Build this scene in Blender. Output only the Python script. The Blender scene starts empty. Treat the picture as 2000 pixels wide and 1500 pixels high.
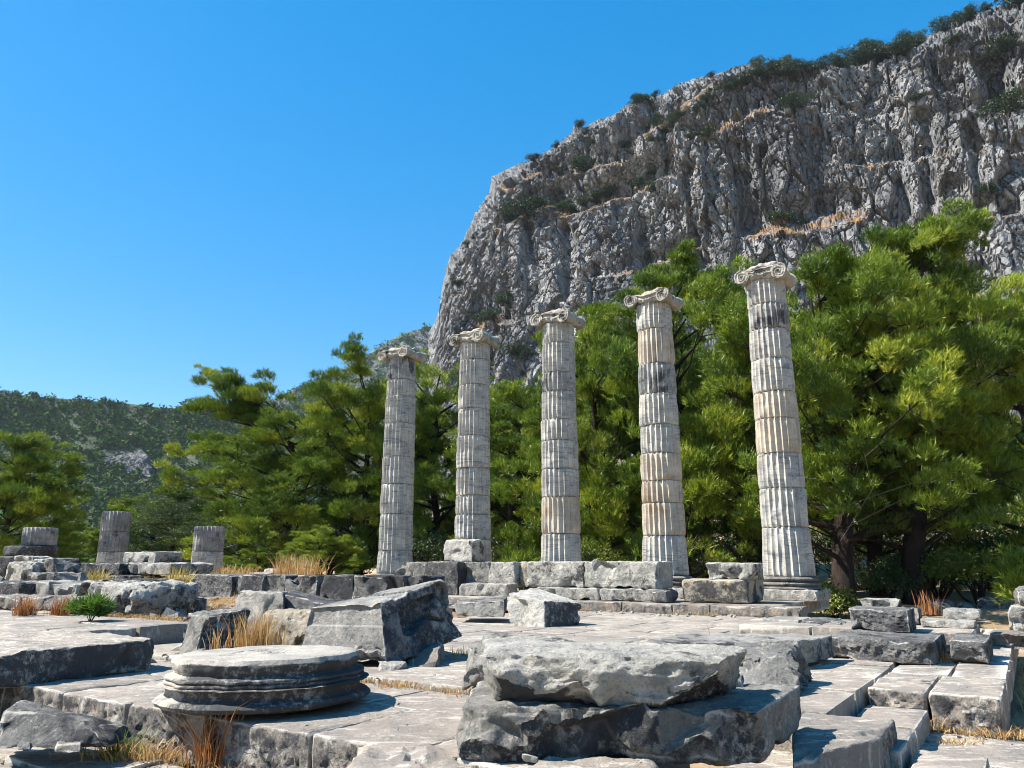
import bpy, math, random
import numpy as np
from mathutils import Vector, Matrix
from mathutils.bvhtree import BVHTree

# ---------------------------------------------------------------- camera, sky, sun
scn = bpy.context.scene
E = 1.6                                   # eye height
PITCH = math.radians(13.3)
CP, SP = math.cos(PITCH), math.sin(PITCH)
cam = bpy.data.cameras.new('camera')
cam.sensor_width = 36.0
cam.lens = 27.0
cam.clip_start = 0.05
cam.clip_end = 20000
camo = bpy.data.objects.new('camera', cam)
scn.collection.objects.link(camo)
camo.location = (0, 0, E)
camo.rotation_euler = (math.pi / 2 + PITCH, 0, 0)
scn.camera = camo

SUN_EL = math.radians(49)
SH = Vector((-0.998, -0.06)).normalized()   # horizontal direction towards the sun
SUN = Vector((SH.x * math.cos(SUN_EL), SH.y * math.cos(SUN_EL), math.sin(SUN_EL)))
world = bpy.data.worlds.new('World')
scn.world = world
world.use_nodes = True
wn = world.node_tree.nodes
wl = world.node_tree.links
bg = wn['Background']
sky = wn.new('ShaderNodeTexSky')
sky.sky_type = 'NISHITA'
sky.sun_disc = False
sky.sun_elevation = SUN_EL
sky.sun_rotation = math.atan2(SH.x, SH.y)
sky.altitude = 100
sky.air_density = 1.0
sky.dust_density = 0.2
sky.ozone_density = 4.0
hsv = wn.new('ShaderNodeHueSaturation')
hsv.inputs['Saturation'].default_value = 2.1
hsv.inputs['Value'].default_value = 1.36
hsv.inputs['Hue'].default_value = 0.50
gam = wn.new('ShaderNodeGamma')
gam.inputs['Gamma'].default_value = 0.51
wl.new(sky.outputs[0], gam.inputs['Color'])
wl.new(gam.outputs[0], hsv.inputs['Color'])
wl.new(hsv.outputs[0], bg.inputs['Color'])
bg.inputs['Strength'].default_value = 0.15
sun = bpy.data.lights.new('sun', 'SUN')
sun.energy = 5.0
sun.angle = math.radians(0.53)
sun.color = (1.0, 0.955, 0.88)
suno = bpy.data.objects.new('sun', sun)
scn.collection.objects.link(suno)
suno.location = (0, 0, 50)
suno.rotation_euler = SUN.to_track_quat('Z', 'Y').to_euler()
scn.view_settings.view_transform = 'Standard'
scn.view_settings.look = 'None'
scn.view_settings.gamma = 1
scn.view_settings.use_curve_mapping = False
scn.view_settings.exposure = 1.15
scn.render.filter_size = 1.0
scn.cycles.filter_width = 1.0
scn.cycles.denoising_prefilter = 'ACCURATE'
scn.cycles.max_bounces = 8
scn.cycles.diffuse_bounces = 3
scn.cycles.transparent_max_bounces = 8
scn.cycles.volume_bounces = 1
col = scn.collection

# ---------------------------------------------------------------- geometry of the view, temple axes
AX, AY = 0.836, -0.548                    # along the colonnade
BX, BY = 0.548, 0.836                     # across it


def ray(px, py):
    b = 750.0 - py
    return px - 1000.0, 1500 * CP - SP * b, 1500 * SP + CP * b


def onz(px, py, z):
    a, f, u = ray(px, py)
    k = (z - E) / u
    return (a * k, f * k, z)


def onY(px, py, Y):
    a, f, u = ray(px, py)
    k = Y / f
    return (a * k, Y, E + u * k)


def ont(px, py, t):
    a, f, u = ray(px, py)
    k = t / (BX * a + BY * f)
    return (a * k, f * k, E + u * k)


def st(s, t, z=0.0):
    return (s * AX + t * BX, s * AY + t * BY, z)


def to_s(p):
    return p[0] * AX + p[1] * AY


# ---------------------------------------------------------------- noise
_r = np.random.RandomState(7)
PERM = np.tile(_r.permutation(256), 3)
GR = _r.normal(size=(256, 3))
GR /= np.linalg.norm(GR, axis=1)[:, None]
RND = _r.rand(256, 6)


def _h(ix, iy, iz):
    return PERM[PERM[PERM[ix & 255] + (iy & 255)] + (iz & 255)]


def pn(P):
    P = np.asarray(P, float)
    i = np.floor(P).astype(np.int64)
    f = P - i
    u = f * f * f * (f * (f * 6 - 15) + 10)
    out = 0
    for dx in (0, 1):
        wx = u[:, 0] if dx else 1 - u[:, 0]
        for dy in (0, 1):
            wy = u[:, 1] if dy else 1 - u[:, 1]
            for dz in (0, 1):
                wz = u[:, 2] if dz else 1 - u[:, 2]
                g = GR[_h(i[:, 0] + dx, i[:, 1] + dy, i[:, 2] + dz)]
                d = g[:, 0] * (f[:, 0] - dx) + g[:, 1] * (f[:, 1] - dy) + g[:, 2] * (f[:, 2] - dz)
                out = out + wx * wy * wz * d
    return out * 1.5


def fbm(P, o=4, gain=0.5):
    P = np.asarray(P, float)
    s = 0
    a = 1.0
    for k in range(o):
        s = s + a * pn(P * (2.03 ** k) + 17.3 * k)
        a *= gain
    return s


def facets(P, tilt=1.0):
    """flat tilted facets of a jittered cell pattern: (height, distance to the crack)"""
    P = np.asarray(P, float)
    i = np.floor(P).astype(np.int64)
    best = np.full(len(P), 1e9)
    sec = np.full(len(P), 1e9)
    val = np.zeros(len(P))
    for dx in (-1, 0, 1):
        for dy in (-1, 0, 1):
            for dz in (-1, 0, 1):
                c = i + (dx, dy, dz)
                r = RND[_h(c[:, 0], c[:, 1], c[:, 2])]
                F = c + r[:, :3]
                D = P - F
                d = (D * D).sum(1)
                v = (r[:, 3] - 0.5) + tilt * (D[:, 0] * (r[:, 4] - .5) + D[:, 1] * (r[:, 5] - .5) + D[:, 2] * (r[:, 3] * 7 % 1 - .5))
                m = d < best
                sec = np.where(m, best, np.minimum(sec, d))
                best = np.where(m, d, best)
                val = np.where(m, v, val)
    return val, np.sqrt(sec) - np.sqrt(best)


# ---------------------------------------------------------------- objects
def tag(o, label=None, cat=None, group=None, kind=None):
    if label: o['label'] = label
    if cat: o['category'] = cat
    if group: o['group'] = group
    if kind: o['kind'] = kind
    return o


def empty(name, loc, label=None, cat=None, group=None, kind=None):
    o = bpy.data.objects.new(name, None)
    o.empty_display_size = 0.2
    o.location = loc
    col.objects.link(o)
    return tag(o, label, cat, group, kind)


def mesh_data(name, V, F, mats=None, smooth=True, sharp=None, midx=None, tint=None, attrs=None):
    V = np.asarray(V, np.float32)
    F = np.asarray(F, np.int32)
    me = bpy.data.meshes.new(name)
    n, k = F.shape
    me.vertices.add(len(V))
    me.vertices.foreach_set('co', V.ravel())
    me.loops.add(n * k)
    me.loops.foreach_set('vertex_index', F.ravel())
    me.polygons.add(n)
    me.polygons.foreach_set('loop_start', np.arange(0, n * k, k, dtype=np.int32))
    me.polygons.foreach_set('use_smooth', np.full(n, bool(smooth)))
    for m in (mats or []):
        me.materials.append(m)
    if midx is not None:
        me.polygons.foreach_set('material_index', np.asarray(midx, np.int32))
    if tint is not None:
        at = me.attributes.new('tint', 'FLOAT', 'POINT')
        at.data.foreach_set('value', np.asarray(tint, np.float32))
    for k, v in (attrs or {}).items():
        at = me.attributes.new(k, 'FLOAT', 'POINT')
        at.data.foreach_set('value', np.asarray(v, np.float32))
    me.update(calc_edges=True)
    if smooth and sharp:
        me.set_sharp_from_angle(angle=math.radians(sharp))
    return me


def add(name, V, F, mat, parent=None, loc=None, **kw):
    """link ONE mesh object; V in world coordinates, origin moved to loc (or the base of V)"""
    V = np.asarray(V, float)
    if loc is None:
        loc = np.array([(V[:, 0].min() + V[:, 0].max()) / 2, (V[:, 1].min() + V[:, 1].max()) / 2, V[:, 2].min()])
    loc = np.asarray(loc, float)
    mats = mat if isinstance(mat, (list, tuple)) else [mat]
    me = mesh_data(name, V - loc, F, mats, **kw)
    o = bpy.data.objects.new(name, me)
    col.objects.link(o)
    if parent is not None:
        o.parent = parent
        o.location = Vector(loc) - root_loc(parent)
    else:
        o.location = loc
    return o


def root_loc(p):
    v = Vector((0, 0, 0))
    while p is not None:
        v += p.location
        p = p.parent
    return v


# ---------------------------------------------------------------- materials
def nt_new(name):
    m = bpy.data.materials.new(name)
    m.use_nodes = True
    nt = m.node_tree
    for n in list(nt.nodes):
        nt.nodes.remove(n)
    out = nt.nodes.new('ShaderNodeOutputMaterial')
    return m, nt, out


class NB:
    def __init__(s, nt):
        s.nt = nt

    def n(s, t, **kw):
        nd = s.nt.nodes.new(t)
        for k, v in kw.items():
            setattr(nd, k, v)
        return nd

    def l(s, a, b):
        s.nt.links.new(a, b)

    def noise(s, vec, scale, detail=6, rough=.6, dist=0.0):
        nd = s.n('ShaderNodeTexNoise')
        nd.inputs['Scale'].default_value = scale
        nd.inputs['Detail'].default_value = detail
        nd.inputs['Roughness'].default_value = rough
        nd.inputs['Distortion'].default_value = dist
        s.l(vec, nd.inputs['Vector'])
        return nd.outputs['Fac']

    def voro(s, vec, scale, feature='F1', out='Distance'):
        nd = s.n('ShaderNodeTexVoronoi', feature=feature)
        nd.inputs['Scale'].default_value = scale
        s.l(vec, nd.inputs['Vector'])
        return nd.outputs[out]

    def facet(s, vec, scale):
        nd = s.n('ShaderNodeTexVoronoi')
        nd.inputs['Scale'].default_value = scale
        s.l(vec, nd.inputs['Vector'])
        d = s.n('ShaderNodeVectorMath', operation='SUBTRACT')
        s.l(vec, d.inputs[0])
        s.l(nd.outputs['Position'], d.inputs[1])
        c = s.n('ShaderNodeVectorMath', operation='SUBTRACT')
        s.l(nd.outputs['Color'], c.inputs[0])
        c.inputs[1].default_value = (.5, .5, .5)
        q = s.n('ShaderNodeVectorMath', operation='DOT_PRODUCT')
        s.l(d.outputs[0], q.inputs[0])
        s.l(c.outputs[0], q.inputs[1])
        return q.outputs['Value']

    def ramp(s, fac, lo, hi, inv=False):
        nd = s.n('ShaderNodeMapRange')
        nd.interpolation_type = 'SMOOTHSTEP'
        nd.inputs['From Min'].default_value = lo
        nd.inputs['From Max'].default_value = hi
        nd.inputs['To Min'].default_value = 1.0 if inv else 0.0
        nd.inputs['To Max'].default_value = 0.0 if inv else 1.0
        s.l(fac, nd.inputs['Value'])
        return nd.outputs['Result']

    def math(s, op, a, b):
        nd = s.n('ShaderNodeMath', operation=op)
        for i, x in enumerate((a, b)):
            if isinstance(x, (int, float)):
                nd.inputs[i].default_value = x
            else:
                s.l(x, nd.inputs[i])
        return nd.outputs[0]

    def mix(s, fac, a, b):
        nd = s.n('ShaderNodeMix', data_type='RGBA')
        for sock, x in ((nd.inputs['Factor'], fac), (nd.inputs[6], a), (nd.inputs[7], b)):
            if isinstance(x, (int, float)):
                sock.default_value = x
            elif isinstance(x, tuple):
                sock.default_value = (*x, 1)
            else:
                s.l(x, sock)
        return nd.outputs[2]

    def mapv(s, vec, sc):
        nd = s.n('ShaderNodeMapping')
        nd.inputs['Scale'].default_value = sc
        s.l(vec, nd.inputs['Vector'])
        return nd.outputs[0]


def coords(b, rnd=True):
    tc = b.n('ShaderNodeTexCoord')
    if not rnd:
        return tc.outputs['Object']
    oi = b.n('ShaderNodeObjectInfo')
    m = b.math('MULTIPLY', oi.outputs['Random'], 57.0)
    ad = b.n('ShaderNodeVectorMath', operation='ADD')
    b.l(tc.outputs['Object'], ad.inputs[0])
    b.l(m, ad.inputs[1])
    return ad.outputs[0]


ALB = .80
WARM = (1.05, 1.0, .91)


def stone(name, c1=(.33, .32, .31), c2=(.22, .22, .225), dark=.0, white=.3, warm=.0, vein=.0, bump=.8, pick=0.0, streak=0.0, wcol=(.62, .60, .57), sc=1.0, spots=.5, facet=.5, streaks=0.0):
    m, nt, out = nt_new(name)
    b = NB(nt)
    v = coords(b)
    n1 = b.noise(v, 1.7 * sc, 8, .62)
    c1, c2, wcol = [tuple(x * ALB * w for x, w in zip(c, WARM)) for c in (c1, c2, wcol)]
    c = b.mix(b.ramp(n1, .40, .60), c1, c2)
    if vein:
        vm = b.n('ShaderNodeMapping')
        vm.inputs['Scale'].default_value = (.8, .8, 4.2)
        vm.inputs['Rotation'].default_value = (.10, .16, 0)
        b.l(v, vm.inputs['Vector'])
        n = b.noise(vm.outputs[0], 1.5, 8, .62, 2.2)
        c = b.mix(b.math('MULTIPLY', b.ramp(n, .46, .70), vein), c, (.085, .098, .125))
        n = b.noise(vm.outputs[0], 3.1, 6, .6, 2.6)
        c = b.mix(b.math('MULTIPLY', b.ramp(n, .55, .72), vein * .55), c, (.38, .365, .34))
    if warm:
        n = b.noise(v, 1.05 * sc, 5, .55)
        c = b.mix(b.math('MULTIPLY', b.ramp(n, .62 - .3 * warm, .78 - .2 * warm), min(1, .25 + warm)), c, (.33, .22, .12))
    if vein:
        n2 = b.noise(b.mapv(v, (9, 9, .45)), 1.0, 6, .62)
        c = b.mix(b.math('MULTIPLY', b.ramp(n2, .52, .70), .5), c, (.10, .098, .095))
        c = b.mix(b.math('MULTIPLY', b.ramp(b.noise(b.mapv(v, (7, 7, .5)), 1.3, 5, .6), .54, .70), .45), c, (.36, .26, .16))
    if dark:
        n = b.noise(v, 1.25 * sc, 9, .68, .4)
        th = .66 - .36 * dark
        d = b.ramp(n, th, th + .10)
        if streak:
            n2 = b.noise(b.mapv(v, (7, 7, .7)), 1.0, 5, .6)
            d = b.math('MULTIPLY', d, b.ramp(n2, .30, .55))
        c = b.mix(b.math('MULTIPLY', d, .88), c, (.028, .029, .033))
    n = b.noise(v, 5.5 * sc, 8, .66)
    th = .72 - .28 * white
    c = b.mix(b.math('MULTIPLY', b.ramp(n, th, th + .12), .9), c, wcol)
    if streaks:
        mp = b.n('ShaderNodeMapping')
        mp.inputs['Rotation'].default_value = (0, 0, .58)
        mp.inputs['Scale'].default_value = (1.3, 6.5, 1.3)
        b.l(v, mp.inputs['Vector'])
        n = b.noise(mp.outputs[0], 1.5, 9, .72, .5)
        c = b.mix(b.math('MULTIPLY', b.ramp(n, .54, .62), streaks), c, tuple(x * 1.12 for x in wcol))
        n = b.noise(v, 2.4, 3, .5, 1.5)
        ck = b.n('ShaderNodeMath', operation='ABSOLUTE')
        b.l(b.math('SUBTRACT', n, .5), ck.inputs[0])
        c = b.mix(b.math('MULTIPLY', b.ramp(ck.outputs[0], .0, .006, True), b.ramp(b.noise(v, .9, 2), .5, .6)), c, (.04, .036, .03))
    if spots:
        vd = b.voro(v, 9.0)
        sp = b.math('MULTIPLY', b.ramp(vd, .10, .15, True), b.ramp(b.noise(v, 2.3, 2), .52, .6))
        c = b.mix(b.math('MULTIPLY', sp, spots), c, (.5, .49, .47))
    aw = b.n('ShaderNodeAttribute', attribute_name='wear').outputs['Fac']
    wf = b.math('MULTIPLY', b.ramp(b.math('ADD', aw, b.math('MULTIPLY', b.noise(v, 14, 7, .7), .55)), .55, .95), .75)
    c = b.mix(wf, c, tuple(x * 1.1 for x in wcol))
    ac = b.n('ShaderNodeAttribute', attribute_name='crust').outputs['Fac']  # black lichen crust, with shade painted in on faces turned from the sun
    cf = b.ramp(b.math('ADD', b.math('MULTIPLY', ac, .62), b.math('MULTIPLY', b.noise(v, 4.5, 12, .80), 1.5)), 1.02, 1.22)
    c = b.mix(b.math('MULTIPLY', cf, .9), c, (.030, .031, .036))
    # fine grain
    reg = b.noise(v, 1.9 * sc, 4, .6, .6)
    n = b.noise(v, 17 * sc, 9, .78)
    c = b.mix(b.math('MULTIPLY', b.ramp(n, .50, .60), b.math('MULTIPLY', b.ramp(reg, .44, .62), .30 + .75 * white)), c, wcol)
    c = b.mix(b.math('MULTIPLY', b.ramp(b.noise(v, 20 * sc, 9, .78, .4), .50, .60), b.math('MULTIPLY', b.ramp(reg, .56, .40), .15 + .9 * min(1, dark))), c, (.03, .031, .034))
    n = b.noise(v, 60, 5, .75)
    c = b.mix(b.math('MULTIPLY', b.ramp(n, .52, .66), .5), c, (.055, .055, .055))
    pb = b.n('ShaderNodeBsdfPrincipled')
    b.l(c, pb.inputs['Base Color'])
    pb.inputs['Roughness'].default_value = .88
    pb.inputs['Specular IOR Level'].default_value = .25
    h = b.math('ADD', b.math('MULTIPLY', b.noise(v, 6 * sc, 12, .72, .3), .9), b.math('MULTIPLY', b.noise(v, 30, 8, .75), .32))
    if facet:
        wv = b.n('ShaderNodeVectorMath', operation='ADD')
        b.l(v, wv.inputs[0])
        nz = b.n('ShaderNodeTexNoise')
        nz.inputs['Scale'].default_value = 3.0
        sc_ = b.n('ShaderNodeVectorMath', operation='SCALE')
        sc_.inputs['Scale'].default_value = .18
        b.l(v, nz.inputs['Vector'])
        b.l(nz.outputs['Color'], sc_.inputs[0])
        b.l(sc_.outputs[0], wv.inputs[1])
        h = b.math('ADD', h, b.math('MULTIPLY', b.facet(wv.outputs[0], 5.0), facet * 7))
        h = b.math('ADD', h, b.math('MULTIPLY', b.facet(wv.outputs[0], 14.0), facet * 9))
    cr = b.voro(b.mapv(v, (1, 1, 1.7)), 4.5 * sc, 'DISTANCE_TO_EDGE')
    h = b.math('ADD', h, b.math('MULTIPLY', b.ramp(cr, 0.0, .03), .025))
    if pick:
        h = b.math('ADD', h, b.math('MULTIPLY', b.voro(v, 26), pick))
    bp = b.n('ShaderNodeBump')
    bp.inputs['Strength'].default_value = bump
    bp.inputs['Distance'].default_value = .10
    b.l(h, bp.inputs['Height'])
    b.l(bp.outputs[0], pb.inputs['Normal'])
    b.l(pb.outputs[0], out.inputs[0])
    return m


M = {}
M['grey'] = stone('weathered_grey_marble', (.33, .325, .31), (.20, .20, .20), white=.34, dark=.42)
M['disc'] = stone('crusted_base_marble', (.50, .47, .435), (.37, .355, .335), white=.4, dark=.22, bump=.5)
M['blocky'] = stone('sawn_grey_marble', (.36, .355, .345), (.23, .23, .235), white=.36, dark=.32, bump=.7)
M['pale'] = stone('pale_marble', (.46, .45, .43), (.31, .305, .30), white=.55, dark=.30)
M['white'] = stone('white_marble', (.60, .585, .56), (.47, .46, .44), white=.7, dark=.08)
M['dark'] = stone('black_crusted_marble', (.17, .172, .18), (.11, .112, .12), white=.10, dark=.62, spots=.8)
M['mid'] = stone('blue_grey_marble', (.25, .25, .255), (.14, .142, .15), white=.18, dark=.42, pick=.25)
M['lichen'] = stone('lichen_spotted_marble', (.55, .54, .51), (.36, .36, .35), white=.8, dark=.34, bump=.9)
M['warm'] = stone('cream_marble', (.50, .44, .35), (.36, .33, .28), white=.3, dark=.2, warm=.35)
M['rust'] = stone('rust_stained_stone', (.33, .30, .27), (.24, .22, .21), white=.3, dark=.25, warm=.25)
M['pave'] = stone('worn_paving_marble', (.40, .355, .315), (.29, .265, .245), white=.52, dark=.10, bump=.5, wcol=(.68, .66, .625), sc=.8, spots=.25, facet=.0, streaks=.55)
M['pavedark'] = stone('brown_grey_paving_marble', (.35, .31, .28), (.26, .24, .225), white=.36, dark=.12, bump=.5, wcol=(.6, .57, .54), sc=.8, spots=.2, facet=.0, streaks=.55)
M['shaft'] = stone('blue_veined_marble', (.66, .64, .60), (.50, .50, .50), white=.35, dark=.0, vein=.75, warm=.10, bump=.22, wcol=(.62, .60, .56), spots=0, facet=.0, streaks=0)
M['shaftwarm'] = stone('honey_stained_marble', (.70, .62, .52), (.55, .50, .44), white=.38, dark=.0, vein=.4, warm=.45, bump=.22, wcol=(.64, .6, .54), spots=0, facet=.0, streaks=0)
M['shaftdark'] = stone('black_streaked_marble', (.55, .55, .54), (.38, .385, .40), white=.25, dark=.42, vein=.6, bump=.32, streak=1, spots=0, facet=.0, streaks=0)
M['stump'] = stone('dark_veined_marble', (.40, .40, .41), (.26, .265, .28), white=.22, dark=.36, vein=.6, bump=.35, streak=1, spots=.4, facet=.0, streaks=0)
M['capital'] = stone('lichened_capital_marble', (.58, .555, .51), (.40, .385, .36), white=.5, dark=.32, warm=.1, bump=.6, sc=1.6)


def leafmat(name, c1, c2, c3, trans=.28, gloss=.05):
    m, nt, out = nt_new(name)
    b = NB(nt)
    at = b.n('ShaderNodeAttribute', attribute_name='tint')
    f = at.outputs['Fac']
    c = b.mix(b.ramp(f, .0, .55), c1, c2)
    c = b.mix(b.ramp(f, .55, 1.0), c, c3)
    df = b.n('ShaderNodeBsdfDiffuse')
    tr = b.n('ShaderNodeBsdfTranslucent')
    gl = b.n('ShaderNodeBsdfGlossy')
    gl.inputs['Roughness'].default_value = .45
    gl.inputs['Color'].default_value = (.5, .5, .5, 1)
    b.l(c, df.inputs[0])
    b.l(c, tr.inputs[0])
    mx = b.n('ShaderNodeMixShader')
    mx.inputs[0].default_value = trans
    b.l(df.outputs[0], mx.inputs[1])
    b.l(tr.outputs[0], mx.inputs[2])
    m2 = b.n('ShaderNodeMixShader')
    m2.inputs[0].default_value = gloss
    b.l(mx.outputs[0], m2.inputs[1])
    b.l(gl.outputs[0], m2.inputs[2])
    b.l(m2.outputs[0], out.inputs[0])
    return m


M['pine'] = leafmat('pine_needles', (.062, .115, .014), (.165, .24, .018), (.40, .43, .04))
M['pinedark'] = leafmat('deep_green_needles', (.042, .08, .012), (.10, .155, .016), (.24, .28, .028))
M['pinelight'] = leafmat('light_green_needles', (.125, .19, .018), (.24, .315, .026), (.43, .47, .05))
M['olive'] = leafmat('grey_green_leaves', (.04, .068, .024), (.075, .11, .035), (.13, .17, .06), .25)
M['shrub'] = leafmat('maquis_leaves', (.018, .034, .012), (.03, .052, .016), (.055, .08, .025), .15)
M['bushlight'] = leafmat('yellow_green_leaves', (.09, .12, .02), (.16, .20, .03), (.26, .28, .05), .3)
M['hillwood'] = leafmat('hillside_maquis_leaves', (.035, .075, .018), (.06, .115, .026), (.11, .165, .04), .0, .0)
M['drygrass'] = leafmat('dry_orange_grass', (.36, .19, .07), (.52, .32, .12), (.64, .47, .22), .3)
M['redgrass'] = leafmat('russet_grass', (.27, .10, .035), (.40, .17, .06), (.5, .27, .1), .3)
M['yelgrass'] = leafmat('yellow_grass', (.30, .24, .05), (.48, .36, .09), (.62, .48, .16), .3)
M['grngrass'] = leafmat('green_grass', (.07, .14, .02), (.12, .22, .025), (.2, .3, .04), .3)


def simple(name, c1, c2, scale=3, bump=.4, rough=.9, dist=.05, stretch=(1, 1, 1)):
    m, nt, out = nt_new(name)
    b = NB(nt)
    v = b.mapv(coords(b), stretch)
    n = b.noise(v, scale, 8, .65)
    c = b.mix(b.ramp(n, .35, .65), c1, c2)
    pb = b.n('ShaderNodeBsdfPrincipled')
    b.l(c, pb.inputs['Base Color'])
    pb.inputs['Roughness'].default_value = rough
    pb.inputs['Specular IOR Level'].default_value = .2
    bp = b.n('ShaderNodeBump')
    bp.inputs['Strength'].default_value = bump
    bp.inputs['Distance'].default_value = dist
    b.l(b.noise(v, scale * 6, 8, .65), bp.inputs['Height'])
    b.l(bp.outputs[0], pb.inputs['Normal'])
    b.l(pb.outputs[0], out.inputs[0])
    return m


M['bark'] = simple('pine_bark', (.055, .038, .03), (.028, .021, .018), 6, .9, dist=.08, stretch=(1, 1, .35))
M['twig'] = simple('bleached_dead_twig', (.36, .32, .28), (.25, .22, .19), 8)


def earthmat():
    m, nt, out = nt_new('dry_earth_and_grass')
    b = NB(nt)
    v = coords(b, False)
    c = b.mix(b.ramp(b.noise(v, .35, 8, .65), .38, .62), (.30, .20, .12), (.42, .31, .18))
    c = b.mix(b.ramp(b.noise(v, .05, 6, .6), .5, .62), c, (.13, .13, .055))
    c = b.mix(b.ramp(b.noise(v, 2.2, 6, .7), .55, .7), c, (.20, .15, .10))
    pb = b.n('ShaderNodeBsdfPrincipled')
    b.l(c, pb.inputs['Base Color'])
    pb.inputs['Roughness'].default_value = .95
    bp = b.n('ShaderNodeBump')
    bp.inputs['Strength'].default_value = .6
    bp.inputs['Distance'].default_value = .1
    b.l(b.noise(v, 9, 8, .7), bp.inputs['Height'])
    b.l(bp.outputs[0], pb.inputs['Normal'])
    b.l(pb.outputs[0], out.inputs[0])
    return m


M['earth'] = earthmat()


def cliffmat(name='cliff_limestone', sc=1.0, grassy=.62, hi=(.29, .285, .28)):
    m, nt, out = nt_new(name)
    b = NB(nt)
    v = coords(b, False)
    vs = b.mapv(v, (1, 1, .45))
    c = b.mix(b.ramp(b.noise(vs, .16 * sc, 9, .68), .38, .62), hi, (.175, .173, .174))
    c = b.mix(b.math('MULTIPLY', b.ramp(b.noise(b.mapv(v, (1, 1, .3)), .045 * sc, 7, .65), .48, .60), .75), c, (.11, .112, .118))
    c = b.mix(b.math('MULTIPLY', b.ramp(b.noise(v, .05 * sc, 7, .65), .62, .72), .45), c, (.27, .17, .10))
    c = b.mix(b.math('MULTIPLY', b.ramp(b.noise(v, .45 * sc, 6, .7), .60, .70), .55), c, (.11, .085, .06))
    c = b.mix(b.math('MULTIPLY', b.ramp(b.noise(v, .6 * sc, 6, .7), .56, .7), .5), c, (.36, .35, .33))
    at = b.n('ShaderNodeAttribute', attribute_name='tint')          # grass grows on the ledges
    g = b.math('MULTIPLY', at.outputs['Fac'], b.ramp(b.noise(v, .22 * sc, 8, .75), .44, .54))
    gc = b.mix(b.ramp(b.noise(v, .5 * sc, 5, .7), .4, .65), (.30, .175, .085), (.22, .15, .09))
    c = b.mix(g, c, gc)
    pb = b.n('ShaderNodeBsdfPrincipled')
    pb.inputs['Roughness'].default_value = .93
    pb.inputs['Specular IOR Level'].default_value = .15
    h = b.math('ADD', b.math('MULTIPLY', b.noise(vs, .9 * sc, 10, .72), .5), b.math('MULTIPLY', b.facet(vs, .42 * sc), .9 * sc))
    h = b.math('ADD', h, b.math('MULTIPLY', b.facet(vs, 1.1 * sc), 1.3 * sc))
    ce = b.voro(vs, .42 * sc, 'DISTANCE_TO_EDGE')
    h = b.math('ADD', h, b.math('MULTIPLY', b.ramp(ce, 0, .06), .35))
    c = b.mix(b.math('MULTIPLY', b.ramp(ce, .0, .035, True), .55), c, (.05, .048, .046))
    bp = b.n('ShaderNodeBump')
    bp.inputs['Strength'].default_value = .9
    bp.inputs['Distance'].default_value = 1.4 / sc
    b.l(c, pb.inputs['Base Color'])
    b.l(h, bp.inputs['Height'])
    b.l(bp.outputs[0], pb.inputs['Normal'])
    b.l(pb.outputs[0], out.inputs[0])
    return m


M['cliff'] = cliffmat()


def hillmat():
    m, nt, out = nt_new('hill_earth')
    b = NB(nt)
    v = coords(b, False)
    c = b.mix(b.ramp(b.noise(v, .03, 8, .7), .57, .65), (.042, .056, .022), (.26, .16, .08))
    c = b.mix(b.ramp(b.noise(v, .08, 7, .7), .52, .66), c, (.05, .06, .03))
    pb = b.n('ShaderNodeBsdfPrincipled')
    b.l(c, pb.inputs['Base Color'])
    pb.inputs['Roughness'].default_value = .95
    b.l(pb.outputs[0], out.inputs[0])
    return m


M['hill'] = hillmat()

# ---------------------------------------------------------------- terrain
def smooth(x, a, b):
    t = np.clip((x - a) / (b - a), 0, 1)
    return t * t * (3 - 2 * t)


def ground_h(X, Y):
    X = np.asarray(X, float)
    Y = np.asarray(Y, float)
    s = X * AX + Y * AY
    t = X * BX + Y * BY
    d = np.hypot(X, Y)
    az = np.arctan2(X, Y)
    h = np.full(X.shape, -0.05)
    h = h + 0.72 * smooth(-s, 12.5, 14.5) * smooth(t, 7.0, 9.0)           # mound of debris under the far walls
    h = h + .10 * smooth(t, 24.5, 30)
    # talus rising to the cliff
    w = smooth(az, -.32, .05)
    h = h + w * smooth(d, 30, 70) * (d - 30) * .16 * np.where(d > 30, 1, 0)
    h = h - (1 - w) * smooth(d, 45, 160) * 16
    n = fbm(np.stack([X * .08, Y * .08, X * 0], -1).reshape(-1, 3), 4).reshape(X.shape)
    return h + n * np.clip((d - 20) * .03, 0, 3.0) + 0.03 * n


naz, nr = 230, 130
az = np.linspace(-math.pi, math.pi, naz)
rr = np.concatenate([[0.0], np.geomspace(.8, 1800, nr - 1)])
A, R = np.meshgrid(az, rr)
TX, TY = R * np.sin(A), R * np.cos(A)
TZ = ground_h(TX, TY)
far = smooth(R, 260, 420)
TZ = TZ * (1 - far) + far * (-20 - R * .004)
V = np.stack([TX, TY, TZ], -1).reshape(-1, 3)
ii = np.arange((nr - 1) * naz).reshape(nr - 1, naz)[:, :-1].ravel()
F = np.stack([ii, ii + 1, ii + naz + 1, ii + naz], -1)
tag(add('ground', V, F[:, ::-1], M['earth'], loc=(0, 0, 0)), kind='structure')


# ---------------------------------------------------------------- cliff and hills
def sky_curve(pts, ext=None):
    azs, tes = [], []
    for px, py in pts:
        a, f, u = ray(px, py)
        azs.append(math.atan2(a, f))
        tes.append(u / math.hypot(a, f))
    azs, tes = np.array(azs), np.array(tes)
    o = np.argsort(azs)
    return azs[o], tes[o]


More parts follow.
